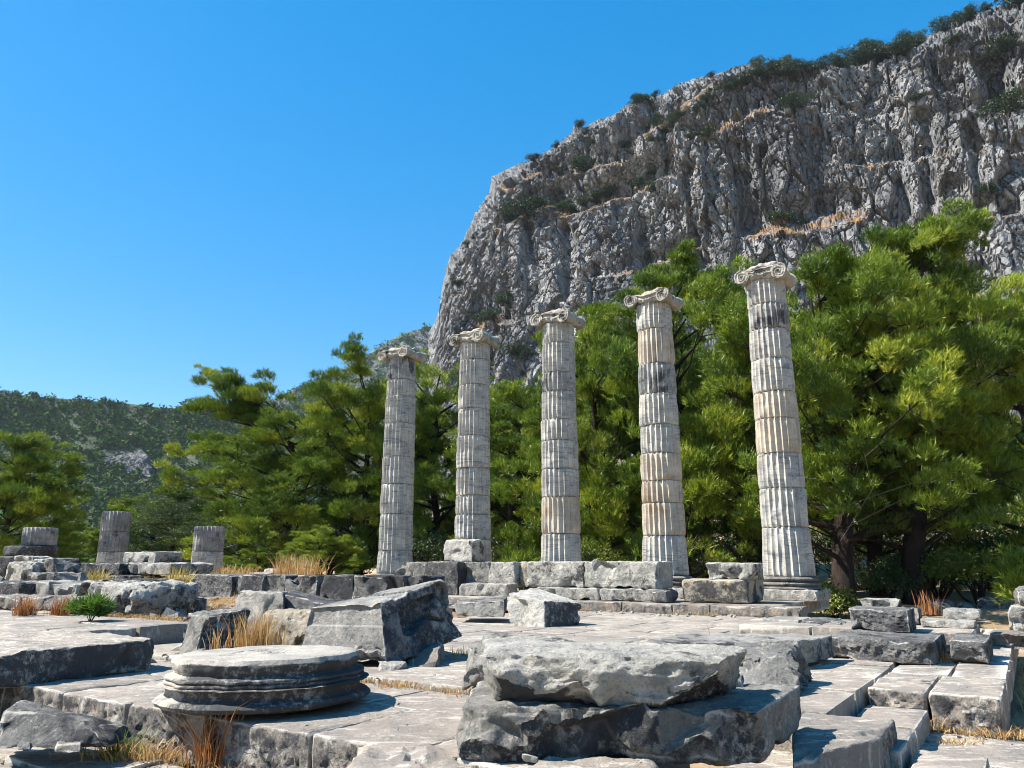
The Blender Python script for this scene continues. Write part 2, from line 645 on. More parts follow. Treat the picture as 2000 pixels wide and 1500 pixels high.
cs_az, cs_te = sky_curve([(838, 648), (850, 628), (862, 596), (872, 545), (884, 500), (905, 482), (920, 452), (934, 420), (950, 402), (964, 380), (968, 346),
                          (1000, 330), (1040, 312), (1090, 284), (1130, 247), (1190, 222), (1240, 200), (1300, 178), (1360, 152), (1440, 126), (1500, 128),
                          (1560, 128), (1640, 124), (1700, 108), (1780, 84), (1830, 58), (1880, 34), (1930, 18), (2000, 14), (2200, -30), (2500, -60), (2900, -40)])
NA, NV = 700, 370
u01 = np.linspace(0, 1, NA)
caz = cs_az[0] + (cs_az[-1] - cs_az[0]) * (u01 ** 1.12)
cte = np.interp(caz, cs_az, cs_te)
vv = np.linspace(0, 1, NV)
AZ, VV = np.meshgrid(caz, vv)
TE = .10 + (cte[None, :] - .10) * VV
# plan: the wall runs like the colonnade, its normal turned towards the left front
D0 = 205 / (np.cos(AZ) * .90 + np.sin(AZ) * .42)
# image-plane bearings of every point, used to lay out ledges and gullies along the rock
vx, vy, vz = np.sin(AZ), np.cos(AZ), TE
fw = vy * CP + vz * SP
BXp = 1000 + 1500 * vx / fw
BYp = 750 - 1500 * (vz * CP - vy * SP) / fw
LEDGES = [  # bearing polyline, height of the tread, depth of the setback in metres
    ([(925, 470), (985, 448), (1060, 412), (1120, 402)], 11, 7),
    ([(1070, 425), (1110, 420), (1170, 405), (1235, 378), (1300, 356), (1340, 352)], 13, 8),
    ([(1430, 466), (1500, 452), (1560, 446), (1650, 420), (1700, 416)], 13, 9),
    ([(1830, 240), (1900, 234), (1960, 226), (2100, 222)], 11, 8),
    ([(920, 660), (950, 634), (985, 632), (1015, 644)], 16, 8),
    ([(1210, 300), (1260, 268), (1310, 246), (1370, 214), (1420, 184), (1465, 158)], 15, 7),
    ([(1440, 160), (1520, 152), (1600, 142), (1700, 124), (1790, 94), (1850, 66)], 18, 12),
    ([(1060, 352), (1130, 345), (1200, 322), (1260, 312)], 9, 5),
    ([(1350, 290), (1430, 262), (1520, 236), (1600, 222)], 9, 4),
    ([(1640, 330), (1760, 312), (1900, 318), (2050, 300)], 8, 4),
    ([(1120, 560), (1220, 545), (1300, 500), (1380, 470)], 9, 5),
    ([(1700, 470), (1850, 452), (2000, 440)], 10, 5),
    ([(950, 372), (1010, 356), (1080, 330)], 8, 4),
]
setb = np.zeros_like(AZ)
ledgemask = np.zeros_like(AZ)
wv = fbm(np.stack([BXp * .02, BYp * .02, BXp * 0], -1).reshape(-1, 3), 3).reshape(AZ.shape)
for pts, th, dep in LEDGES:
    lx, ly = np.array(pts, float).T
    yl = np.interp(BXp, lx, ly) + 7 * wv
    ends = smooth(BXp, lx[0] - 8, lx[0] + 25) * smooth(lx[-1] + 8 - BXp, 0, 33)
    up = smooth(yl - BYp, 0, th)
    setb += dep * ends * up * (1 - .9 * smooth(yl - BYp, th, th * 6))
    ledgemask = np.maximum(ledgemask, ends * smooth(yl - BYp, -1, 2) * smooth(th - 1 - (yl - BYp), 0, 4))
for gx, gw, y0, y1, dep, sl in [(1452, 20, 295, 450, 11, .10), (1500, 13, 300, 440, 7, .05), (1690, 58, 128, 222, 8, 0), (1944, 24, 110, 215, 11, 0), (1800, 18, 220, 420, 8, .12), (1745, 14, 250, 450, 6, .1),
                               (1350, 14, 330, 520, 6, .08), (1590, 12, 260, 430, 5, .05), (1250, 12, 420, 560, 5, .1), (1100, 12, 430, 600, 5, .1), (1035, 14, 440, 600, 5, .12), (1900, 14, 260, 430, 6, .1), (1860, 60, 118, 180, 5, 0)]:
    q = (BXp - gx - (BYp - y0) * sl + 10 * wv) / gw
    setb += dep * np.exp(-q * q) * smooth(BYp, y0 - 12, y0 + 14) * smooth(y1 + 20 - BYp, 0, 50)
prof = VV
D = D0 * (1 + .26 * prof)
D = D * (1 + .20 * smooth(VV, .94, 1.0) ** 2) + setb
X = D * np.sin(AZ)
Y = D * np.cos(AZ)
Z = E + D * TE
P = np.stack([X, Y, Z], -1).reshape(-1, 3)
reg = smooth(fbm(P * (1 / 38., 1 / 38., 1 / 60.) + 77, 3), -.35, .45)
f1, e1 = facets(P * (1 / 14., 1 / 14., 1 / 44.), .45)
f2, e2 = facets(P * (1 / 5.4, 1 / 5.4, 1 / 20.) + 31.7, .4)
f3, e3 = facets(P * (1 / 2.7, 1 / 2.7, 1 / 5.6) + 11.1, .5)
f4, e4 = facets(P * (1 / 1.3, 1 / 1.3, 1 / 1.7) + 5.1, 1.0)
lowf = fbm(P * (1 / 45., 1 / 45., 1 / 140.) + 4.4, 3)
calm = 1 - .75 * ledgemask.reshape(-1)
disp = 8 * lowf + calm * (5.0 * f1 + 3.9 * f2 + 2.4 * (.35 + .65 * reg) * f3 + 1.3 * (.15 + .85 * reg) * f4 - 1.6 * smooth(.08 - e2, 0, .08) - 1.1 * smooth(.10 - e3, 0, .10))
fade = (1 - .55 * smooth(VV, .955, 1)).reshape(-1)
nrm = np.stack([-.52 * np.ones(len(P)), -.80 * np.ones(len(P)), .12 * np.ones(len(P))], -1)
P2 = P + nrm * (disp * fade)[:, None]
edge = (1 - smooth(AZ, cs_az[0], cs_az[0] + .05)).reshape(-1)
rad = P / np.linalg.norm(P, axis=1)[:, None]
P2 = P2 * (1 - edge[:, None] * .65) + (P + rad * disp[:, None] * .5) * edge[:, None] * .65
G = P2.reshape(NV, NA, 3)
# back of the massif: over the top and behind the left nose
nb = 7
top = [G[-1] + np.array([.45, .89, 0]) * d + np.array([0, 0, 1]) * (d * .30 - d * d * .0011) for d in (14, 34, 70, 120, 200, 320, 460)]
G = np.concatenate([G, np.stack(top)], 0)
left = []
for d in (6, 18, 45, 90, 160, 260):
    L = G[:, 0] * (1 + d / 200.) 
    L[:, 2] = E + (G[:, 0, 2] - E) * (1 + d / 200. * .62)
    L[:, 0] += d * .10
    left.append(L)
G = np.concatenate([np.stack(left[::-1], 1), G], 1)
lm = np.zeros(G.shape[:2])
lm[:NV, len(left):] = ledgemask
lm[NV:, :] = .5
hn, wn_ = G.shape[:2]
ii = np.arange((hn - 1) * wn_).reshape(hn - 1, wn_)[:, :-1].ravel()
F = np.stack([ii, ii + 1, ii + wn_ + 1, ii + wn_], -1)
cliff_V = G.reshape(-1, 3)
tag(add('cliff', cliff_V, F, M['cliff'], loc=(0, 0, 0), smooth=False, tint=lm.reshape(-1)), kind='structure')
# coarse copy only for finding where shrubs stand
bvh = BVHTree.FromPolygons([tuple(p) for p in cliff_V], [tuple(f) for f in F.tolist()])


def hit_cliff(px, py):
    a, f, u = ray(px, py)
    d = Vector((a, f, u)).normalized()
    loc, n, i, dist = bvh.ray_cast(Vector((0, 0, E)), d)
    return loc


def hill(name, pts, d0, d1, te0, na, nv, mat, rough, left_ext=.0, seedoff=0.0):
    ha, ht = sky_curve(pts)
    a = np.linspace(ha[0], ha[-1], na)
    t = np.interp(a, ha, ht)
    A, Vv = np.meshgrid(a, np.linspace(0, 1, nv))
    TE = te0 + (t[None] - te0) * Vv
    D = d0 + (d1 - d0) * Vv
    P = np.stack([D * np.sin(A), D * np.cos(A), E + D * TE], -1)
    n = fbm(P.reshape(-1, 3) * (1 / (d1 * .12)) + seedoff, 5).reshape(A.shape)
    P = P + n[..., None] * rough * np.stack([np.sin(A), np.cos(A), A * 0 + .25], -1) * (1 - Vv[..., None] * .6)
    back = [P[-1] + np.stack([np.sin(a), np.cos(a), a * 0], -1) * d + np.array([0, 0, -d * d * .0004 - d * .12]) for d in (60, 160, 320, 600)]
    P = np.concatenate([P, np.stack(back)], 0)
    h, w = P.shape[:2]
    ii = np.arange((h - 1) * w).reshape(h - 1, w)[:, :-1].ravel()
    F = np.stack([ii, ii + 1, ii + w + 1, ii + w], -1)
    tag(add(name, P.reshape(-1, 3), F, mat, loc=(0, 0, 0)), kind='structure')
    return P[:nv]


near_hill = hill('wooded_hill', [(-1400, 820), (-900, 740), (-450, 720), (-150, 752), (0, 766), (60, 774), (130, 779), (250, 788), (320, 797), (360, 797), (400, 789), (450, 788), (560, 800), (700, 840), (900, 880)],
                 420, 760, -.06, 120, 60, M['hill'], 22)
M['farrock'] = cliffmat('outcrop_limestone', .5, hi=(.085, .087, .095))
M['farhill'] = cliffmat('distant_rocky_slope', .35, hi=(.11, .135, .10))
far_hill = hill('distant_mountain', [(420, 830), (500, 795), (560, 767), (600, 752), (640, 735), (690, 712), (730, 684), (760, 665), (785, 652), (815, 643), (850, 636), (900, 640), (1000, 650)],
                900, 1250, .02, 90, 60, M['farhill'], 45, seedoff=9.0)

# ---------------------------------------------------------------- foliage
TRIS = [0]


def needle_templates(K=8, n=16, seed=1, length=1.0, width=.10, spread=.95):
    r = np.random.RandomState(seed)
    T = np.zeros((K, n, 3, 3))
    for k in range(K):
        for i in range(n):
            th = r.rand() * 2 * math.pi
            ph = (r.rand() ** .7) * spread
            d = np.array([math.sin(ph) * math.cos(th), math.sin(ph) * math.sin(th), math.cos(ph)])
            o = np.array([0, 0, (r.rand() - .6) * .9])
            L = length * (.75 + .5 * r.rand())
            side = np.cross(d, r.normal(size=3))
            side /= np.linalg.norm(side)
            T[k, i] = (o - side * width * .5, o + side * width * .5, o + d * L)
    return T


def leaf_templates(K=8, n=9, seed=2, size=.5):
    r = np.random.RandomState(seed)
    T = np.zeros((K, n, 3, 3))
    for k in range(K):
        for i in range(n):
            c = r.normal(size=3) * .42
            d = r.normal(size=3)
            d /= np.linalg.norm(d)
            e = np.cross(d, r.normal(size=3))
            e /= np.linalg.norm(e)
            T[k, i] = (c - e * size * .28, c + e * size * .28, c + d * size)
    return T


NEED = needle_templates(8, 7, 1, 1.15, .16, .95)
NEED2 = needle_templates(8, 10, 5, 1.0, .16)
LEAF = leaf_templates()
LEAF2 = leaf_templates(6, 7, 4, .9)


def sprays(T, pos, dirs, scale, tint, r):
    """many small sprays of needles or leaves as one triangle soup"""
    K, n = T.shape[:2]
    m = len(pos)
    z = dirs / np.linalg.norm(dirs, axis=1)[:, None]
    h = r.normal(size=(m, 3))
    x = np.cross(h, z)
    x /= np.linalg.norm(x, axis=1)[:, None]
    y = np.cross(z, x)
    t = T[r.randint(0, K, m)].reshape(m, n * 3, 3)
    V = t[:, :, 0:1] * x[:, None] + t[:, :, 1:2] * y[:, None] + t[:, :, 2:3] * z[:, None]
    V = V * np.asarray(scale).reshape(-1, 1, 1) + pos[:, None]
    tt = np.repeat(tint, n * 3)
    V = V.reshape(-1, 3)
    TRIS[0] += m * n
    return V, np.arange(len(V)).reshape(-1, 3), tt


def clump_points(c, rc, n, r, up=.5, flat=.72, out=None):
    d = r.normal(size=(n, 3))
    d[:, 2] += .45
    d[:, 2] = np.where(d[:, 2] < -.2, -d[:, 2] * .6, d[:, 2])
    d /= np.linalg.norm(d, axis=1)[:, None]
    rad = rc * (.45 + .75 * r.rand(n) ** .8)
    p = c + d * rad[:, None] * np.array([1, 1, flat])
    dr = d + np.array([0, 0, up])
    if out is not None:
        dr = dr + out * .5
    return p, dr


def tube(pts, rads, n=6):
    pts = np.asarray(pts, float)
    V = []
    for i, p in enumerate(pts):
        d = pts[min(i + 1, len(pts) - 1)] - pts[max(i - 1, 0)]
        d /= np.linalg.norm(d) + 1e-9
        a = np.cross(d, (0.3, 0.9, 0.2) if abs(d[2]) > .5 else (0, 0, 1))
        a /= np.linalg.norm(a)
        b = np.cross(d, a)
        for k in range(n):
            th = 2 * math.pi * k / n
            V.append(p + rads[i] * (a * math.cos(th) + b * math.sin(th)))
    F = []
    for i in range(len(pts) - 1):
        for k in range(n):
            F.append((i * n + k, i * n + (k + 1) % n, (i + 1) * n + (k + 1) % n, (i + 1) * n + k))
    return np.array(V), np.array(F)


def join(parts):
    V, F, o = [], [], 0
    for v, f in parts:
        V.append(v)
        F.append(f + o)
        o += len(v)
    return np.concatenate(V), np.concatenate(F)


PROTO = {}


def crown_proto(seed, ncl, zlow, T, sc, rcl, per, up, H=10.0, R=4.0, tr=.2, limbs=True):
    """a trunk with limbs and its puffs of foliage, 10 m high and 4 m wide each way; trees share the mesh data"""
    key = (seed, id(T))
    if key in PROTO:
        return PROTO[key]
    r = np.random.RandomState(seed)
    tp, trd = [np.array([0, 0, -.5])], [tr * 1.3]
    for k in range(1, 8):
        f = k / 7
        tp.append(np.array([r.normal() * .14, r.normal() * .14, H * .94 * f]))
        trd.append(tr * (1 - f) ** .8 + .025)
    tpa = np.array(tp)

    def trunk_at(z):
        return np.array([np.interp(z, tpa[:, 2], tpa[:, i]) for i in range(3)])
    tubes = [tube(tp, trd, 9)]
    Ps, Ds, Ts = [], [], []
    nl = 40
    for li in range(nl):                                # branch masses, each a cluster of rounded puffs
        u = zlow + (.96 - zlow) * ((li + r.rand() * .7) / nl) ** .9
        e = math.sqrt(max(.02, 1 - ((u - .36) / .66) ** 2)) if u > .36 else .82 + .18 * u / .36
        th = li * 2.39996 + r.normal() * .4
        Ll = R * e * ((.70 + .34 * r.rand()) if li % 4 else .35)
        z0 = H * max(.06, u - .12 - .06 * r.rand())
        a = trunk_at(z0)
        dirv = np.array([math.cos(th), math.sin(th), 0])
        end = trunk_at(H * u) + dirv * Ll
        mid = (a + end) / 2 + np.array([0, 0, -.2]) + r.normal(size=3) * .12
        if limbs:
            tubes.append(tube([a, mid, end], [.05 + .012 * Ll, .03, .008], 5))
        lt = r.rand()
        big = (.62 + .38 * r.rand()) * (.55 + .45 * e)
        m = max(3, int(ncl / nl * big * 1.25))
        for q in range(m):
            c = end + r.normal(size=3) * np.array([.50, .50, .52]) * big - dirv * .25 * big + np.array([0, 0, .1])
            rc = (rcl[0] + (rcl[1] - rcl[0]) * r.rand() ** 1.5) * (.6 + .4 * e)
            n = max(14, int(per * rc * rc))
            p, d = clump_points(c, rc, n, r, up=up, out=dirv, flat=.95)
            Ps.append(p)
            Ds.append(d)
            Ts.append(np.clip(.5 * lt + .5 * r.rand() * 1.1 - .06 + r.normal(size=n) * .12, 0, 1))
            if limbs and q % 2:
                tubes.append(tube([mid * .4 + end * .6, c], [.018, .006], 4))
    P = np.concatenate(Ps)
    V, F, tt = sprays(T, P, np.concatenate(Ds), sc * (.7 + .6 * r.rand(len(P))), np.concatenate(Ts), r)
    tv, tf = join(tubes)
    PROTO[key] = (V, F, tt, tv, tf, {})
    return PROTO[key]


def tree(name, label, base, H, R, seed, mat, group=None, cat='tree', extra=(), proto=0, T=None, rot=None, dead=0, zlow=.05, sc=.135, rcl=(.22, .50), per=560, ncl=560, up=1.0, tr=.2):
    r = np.random.RandomState(seed)
    T = NEED if T is None else T
    base = np.array(base, float)
    H = H - .45
    V, F, tt, tv, tf, cache = crown_proto(proto, ncl, zlow, T, sc, rcl, per, up, tr=tr)
    root = empty(name, base, label, cat, group)
    if 'crown' not in cache:
        cache['crown'] = mesh_data('crown', V, F, [mat], smooth=False, tint=tt)
    if 'trunk' not in cache:
        cache['trunk'] = mesh_data('trunk', tv, tf, [M['bark']])
    rz = r.rand() * 6.28 if rot is None else rot
    for nm, me in (('crown', cache['crown']), ('trunk', cache['trunk'])):
        o = bpy.data.objects.new(nm, me)
        col.objects.link(o)
        if nm == 'crown':
            o.material_slots[0].link = 'OBJECT'
            o.material_slots[0].material = mat
        o.parent = root
        o.scale = (R / 4, R / 4, H / 10)
        o.rotation_euler.z = rz
    if extra:
        Ps, Ds, Ts, tubes = [], [], [], []
        for p, rc in extra:
            c = np.array(p)
            a = base + np.array([0, 0, max(.5, min(H * .9, c[2] - base[2] - .5 - .3 * np.hypot(*(c - base)[:2])))])
            out = c - base
            out[2] = 0
            out /= np.linalg.norm(out) + 1e-6
            for q in range(8):
                cc = c + (a - c) * (.10 * max(0, q - 3)) + r.normal(size=3) * rc * .55 * np.array([1, 1, .7])
                r2 = rc * (.35 + .25 * r.rand())
                n = max(10, int(per * r2 * r2))
                pp, d = clump_points(cc, r2, n, r, up=up, out=out, flat=.7)
                Ps.append(pp)
                Ds.append(d)
                Ts.append(np.clip(r.rand() * .8 + r.normal(size=n) * .12, 0, 1))
                tubes.append(tube([(a + c) / 2, cc], [.02, .006], 4))
            tubes.append(tube([a, (a + c) / 2 + r.normal(size=3) * .15, c], [.07, .03, .01], 5))
        P = np.concatenate(Ps)
        V, F, tt = sprays(T, P, np.concatenate(Ds), sc * 1.15 * (.7 + .6 * r.rand(len(P))), np.concatenate(Ts), r)
        add('foliage', V, F, mat, root, smooth=False, tint=tt)
        V, F = join(tubes)
        add('branch', V, F, M['bark'], root)
    if dead:
        for k in range(dead):
            z = base[2] + H * (.10 + .4 * r.rand())
            a = np.array([base[0], base[1], z])
            th = -math.pi / 2 + r.normal() * .9
            L = R * (.7 + .4 * r.rand())
            d = np.array([math.cos(th), math.sin(th), .10 + .2 * r.normal()])
            m1 = a + d * L * .5 + r.normal(size=3) * .22 + np.array([0, 0, .2])
            e1 = a + d * L * .85 + r.normal(size=3) * .3
            ds = [tube([a, m1, e1], [.014, .009, .003], 4)]
            for q in range(2):
                w = r.rand()
                s0 = m1 * (1 - w) + e1 * w
                ds.append(tube([s0, s0 + r.normal(size=3) * .35 + d * .2], [.008, .003], 4))
            V, F = join(ds)
            add('dead_branch', V, F, M['twig'], root)
    return root


def bush(name, label, base, W, H, seed, mat, n=500, sc=.2, T=None, group=None, cat='shrub', lobes=9, stem=True):
    r = np.random.RandomState(seed)
    T = LEAF if T is None else T
    base = np.array(base, float)
    root = empty(name, base, label, cat, group)
    Ps, Ds, Ts, tubes = [], [], [], []
    for i in range(lobes):
        th = i * 2.4 + r.normal() * .4
        q = math.sqrt((i + .5) / lobes)
        rc = W * .5 * (.42 + .25 * r.rand())
        c = base + np.array([math.cos(th) * q * W * .36, math.sin(th) * q * W * .36, H * (.38 + .34 * (1 - q) + .12 * r.normal())])
        p, d = clump_points(c, rc, int(n * .75) // lobes, r, flat=min(1.2, H / W * 1.0))
        p[:, 2] = np.maximum(p[:, 2], base[2] + .02)
        Ps.append(p)
        Ds.append(d)
        Ts.append(np.clip(r.rand() * .7 + r.normal(size=len(p)) * .16, 0, 1))
        tubes.append(tube([base - (0, 0, .1 * H), (base + c) / 2 + r.normal(size=3) * W * .04, c], [W * .02, W * .013, W * .006], 4))
    P = np.concatenate(Ps)
    V, F, tt = sprays(T, P, np.concatenate(Ds), sc * (.7 + .6 * r.rand(len(P))), np.concatenate(Ts), r)
    add('foliage', V, F, mat, root, smooth=False, tint=tt)
    if stem:
        V, F = join(tubes)
        add('stem', V, F, M['bark'], root)
    return root


def blades(n, center, spread, h, seed, lean=.35, w=.006, seeds=False):
    r = np.random.RandomState(seed)
    m = n
    root = np.stack([center[0] + r.normal(size=m) * spread[0], center[1] + r.normal(size=m) * spread[1], np.full(m, center[2])], -1)
    L = h * (.25 + .85 * r.rand(m) ** 1.3)
    th = r.rand(m) * 2 * math.pi
    ld = np.stack([np.cos(th), np.sin(th)], -1) * (lean * np.abs(r.normal(size=m)))[:, None]
    ld = ld + (root[:, :2] - np.array(center[:2])) / (np.array(spread) + 1e-6) * lean * .35
    side = np.stack([-np.sin(th + r.normal(size=m)), np.cos(th + r.normal(size=m)), np.zeros(m)], -1)
    V = []
    for f, wf in ((0, 1), (.4, .85), (.75, .6)):
        p = root.copy()
        p[:, :2] += ld * (L * f ** 1.8)[:, None]
        p[:, 2] += L * f * (1 - .2 * f)
        V += [p - side * w * wf, p + side * w * wf]
    p = root.copy()
    p[:, :2] += ld * (L * 1.0)[:, None]
    p[:, 2] += L * .82
    V.append(p)
    V = np.stack(V, 1)
    b = (np.arange(m) * 7)[:, None]
    F = np.concatenate([b + np.array([0, 1, 3]), b + np.array([0, 3, 2]), b + np.array([2, 3, 5]), b + np.array([2, 5, 4]), b + np.array([4, 5, 6])])
    tint = np.repeat(np.clip(r.rand(m), 0, 1), 7)
    TRIS[0] += m * 5
    return V.reshape(-1, 3), F, tint


def tuft(label, c, spread, h, n, seed, mat, group=None, lean=.35, w=.006, cat='grass tuft'):
    V, F, tt = blades(n, c, spread, h, seed, lean, w)
    o = add('grass_tuft', V, F, M[mat], loc=c, smooth=False, tint=tt)
    return tag(o, label, cat, group)


# ---------------------------------------------------------------- stone blocks
_lat = {}


def lattice(nx, ny, nz):
    key = (nx, ny, nz)
    if key in _lat:
        return _lat[key]
    I = -np.ones((nx + 1, ny + 1, nz + 1), int)
    g = np.stack(np.meshgrid(np.arange(nx + 1), np.arange(ny + 1), np.arange(nz + 1), indexing='ij'), -1)
    on = (g[..., 0] == 0) | (g[..., 0] == nx) | (g[..., 1] == 0) | (g[..., 1] == ny) | (g[..., 2] == 0) | (g[..., 2] == nz)
    I[on] = np.arange(on.sum())
    L = g[on]
    F = []

    def q(S, flip):
        a, b, c, d = S[:-1, :-1].ravel(), S[1:, :-1].ravel(), S[1:, 1:].ravel(), S[:-1, 1:].ravel()
        F.append(np.stack([a, d, c, b] if flip else [a, b, c, d], -1))
    q(I[:, :, 0], True)
    q(I[:, :, nz], False)
    q(I[:, 0, :], False)
    q(I[:, ny, :], True)
    q(I[0, :, :], True)
    q(I[nx, :, :], False)
    _lat[key] = (L, np.concatenate(F))
    return _lat[key]


def block_mesh(C, res=.06, r=.03, rough=.012, fac=0.0, fsize=.3, cuts=(), chips=3, seed=0, relief=None, maxn=110, freq=3.0, wav=.025, scal=0, sdir=None, crust=None, cramt=1.0):
    """a worn block spanning 8 corners: bottom front-left, front-right, back-right, back-left, then the top four"""
    C = np.asarray(C, float)
    rg = np.random.RandomState(seed * 13 + 5)
    Lx = (np.linalg.norm(C[1] - C[0]) + np.linalg.norm(C[5] - C[4])) / 2
    Ly = (np.linalg.norm(C[3] - C[0]) + np.linalg.norm(C[7] - C[4])) / 2
    Lz = np.mean([np.linalg.norm(C[i + 4] - C[i]) for i in range(4)])
    L = np.array([Lx, Ly, Lz])
    n = [int(min(maxn, max(2, math.ceil(l / res)))) for l in L]
    lat, F = lattice(*n)
    uvw = np.empty(lat.shape)
    for a in range(3):
        pos = np.linspace(0, 1, n[a] + 1)
        if n[a] >= 4:
            e = min(.028 / L[a], 1 / n[a])
            pos[1:-1] = np.linspace(e, 1 - e, n[a] - 1)
        uvw[:, a] = pos[lat[:, a]]
    h = L / 2
    q = (uvw - .5) * L
    so = np.array([seed * 3.71, seed * 1.37, seed * 7.13])
    nz_ = np.abs(fbm(q * freq * .8 + so, 3))
    rr = np.minimum(r * (.35 + 2.0 * nz_), h.min() * .8)[:, None]
    inner = np.clip(q, -(h - rr), h - rr)
    d = q - inner
    ln = np.linalg.norm(d, axis=1)[:, None]
    nrm = d / np.maximum(ln, 1e-9)
    p = inner + nrm * rr
    for (nx, ny, nz, df) in cuts:
        nn = np.array([nx, ny, nz], float)
        nn /= np.linalg.norm(nn)
        dd = df * (np.abs(nn) * h).sum()
        ov = p @ nn - dd + wav * fbm(p * 2.6 + so + 5, 3)
        m = np.maximum(ov, 0)[:, None]
        p = p - m * nn
        nrm = np.where(m > 0, nn, nrm)
    for k in range(scal):
        c = (rg.rand(3) * 2 - 1) * h
        if sdir is not None and rg.rand() < .75:
            ax = int(np.argmax(np.abs(sdir)))
            c[ax] = np.sign(sdir[ax]) * h[ax]
        else:
            ax = int(rg.choice(3, p=(L.prod() / L) / (L.prod() / L).sum()))
            if ax == 2 and rg.rand() < .6: ax = 1
            c[ax] = np.sign(c[ax]) * h[ax]
        nn = np.zeros(3)
        nn[ax] = np.sign(c[ax])
        nn = nn + rg.normal(size=3) * .42
        nn /= np.linalg.norm(nn)
        R = (.22 + .38 * rg.rand()) * min(.9, L.min() * 1.6)
        dist = np.linalg.norm(p - c, axis=1) / R
        ov = (p - c) @ nn + R * .05 + .012 * fbm(p * 8 + so + k, 2)
        w = smooth(1.15 + .25 * pn(p * 5 + so + k) - dist, 0, .22)
        p = p - (np.maximum(ov, 0) * w)[:, None] * nn
        nrm = np.where(((ov > 0) & (w > .5))[:, None], nn, nrm)
    for k in range(chips):
        c = (rg.rand(3) * 2 - 1) * h
        ax = rg.permutation(3)[:2]
        c[ax] = np.sign(c[ax]) * h[ax]
        R = min(.45 * L.min() + .06, .10 + .22 * rg.rand())
        dist = np.linalg.norm(p - c, axis=1) / R
        dep = R * (.22 + .2 * rg.rand())
        w = np.maximum(0, 1 - dist ** 2) * (.8 + .7 * pn(p * 9 + so))
        cn = np.zeros(3)
        cn[ax] = np.sign(c[ax])
        p = p - (w * dep)[:, None] * (cn / np.linalg.norm(cn))
    dsp = rough * fbm(p * freq + so, 5, .66 if res < .05 else .55)
    if fac:
        f, e = facets(p / fsize + so, 1.2)
        dsp = dsp + fac * f
        f, e = facets(p / (fsize * .4) + so + 3, 1.2)
        dsp = dsp + fac * .4 * f
    if relief is not None:
        dsp = dsp + relief(uvw, q, nrm, L)
    p = p + nrm * dsp[:, None]
    w = p / L + .5
    a, b, c = w[:, 0:1], w[:, 1:2], w[:, 2:3]
    V = ((1 - a) * (1 - b) * C[0] + a * (1 - b) * C[1] + a * b * C[2] + (1 - a) * b * C[3]) * (1 - c) + \
        ((1 - a) * (1 - b) * C[4] + a * (1 - b) * C[5] + a * b * C[6] + (1 - a) * b * C[7]) * c
    TRIS[0] += len(F) * 2
    ed = np.sort(h - np.abs((uvw - .5) * L), axis=1)[:, 1]
    wear = np.exp(-ed / .022) * np.clip(.55 + 1.1 * fbm(q * 3.2 + so + 40, 3), 0, 1)
    cr = np.zeros(len(V))
    if crust is not None:
        cd = np.array(crust, float)
        cd /= np.linalg.norm(cd)
        cr = smooth(nrm @ cd + .25 * fbm(q * 2.4 + so + 60, 3), .45, .75) * (.75 + .25 * smooth(fbm(q * 1.3 + so + 70, 4), -.5, .2)) * cramt  # blackens the side facing that direction: crust and painted shade together
    ATTR.clear()
    ATTR.update(wear=wear, crust=cr)
    return V, F


ATTR = {}


def picked(margin=.07, amp=.026, freq=22, sides=False):
    """tooled front: a smooth drafted margin round a rough picked field"""
    def f(uvw, q, nrm, L):
        m = (nrm[:, 1] < -.9)
        if sides:
            m = m | (np.abs(nrm[:, 0]) > .9)
        ex = np.minimum(uvw[:, 0], 1 - uvw[:, 0]) * L[0]
        ez = np.minimum(uvw[:, 2], 1 - uvw[:, 2]) * L[2]
        e = np.minimum(ex, ez)
        w = smooth(e, margin, margin + .02) * m
        return -w * .012 + w * amp * np.abs(pn(q * freq)) * 1.6 + w * amp * .8 * pn(q * freq * .45)
    return f


def box_st(s0, s1, t0, t1, z0, z1):
    return [st(s0, t0, z0), st(s1, t0, z0), st(s1, t1, z0), st(s0, t1, z0), st(s0, t0, z1), st(s1, t0, z1), st(s1, t1, z1), st(s0, t1, z1)]


def from_top(px, z1, z0, inset=0.0, shift=(0, 0)):
    T = [np.array(onz(x, y, z1)) for x, y in px]
    c = sum(T) / 4
    B = [np.array([*(t[:2] + (c[:2] - t[:2]) * inset + np.array(shift)), z0]) for t in T]
    return B + T


def from_Y(bot, top):
    return [onY(*b) for b in bot] + [onY(*t) for t in top]


SEED = [100]


def B(name, label, C, mat, cat='stone block', parent=None, group=None, sharp=32, **kw):
    SEED[0] += 1
    kw.setdefault('seed', SEED[0])
    if kw.get('fac', 0) >= .02 and parent is None:
        kw.setdefault('scal', 12)
        kw['fac'] = kw['fac'] * .5
    elif kw.get('fac', 0):
        kw.setdefault('scal', 5)
        kw['fac'] = kw['fac'] * .6
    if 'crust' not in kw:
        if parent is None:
            kw.update(crust=(.75, -.5, -.45), cramt=.68)  # loose stones: right-front undersides darkened, partly crust, partly painted shade
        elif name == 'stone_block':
            kw.update(crust=(.5, -.85, -.1), cramt=.45)  # wall blocks: front faces darkened the same way, more weakly
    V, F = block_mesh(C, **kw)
    o = add(name, V, F, M[mat], parent, sharp=sharp, attrs=dict(ATTR))
    if parent is None:
        tag(o, label, cat, group)
    return o


# ---------------------------------------------------------------- paved floors
floor = empty('temple_floor', st(-6, 10, 0), kind='structure')
rp = random.Random(3)


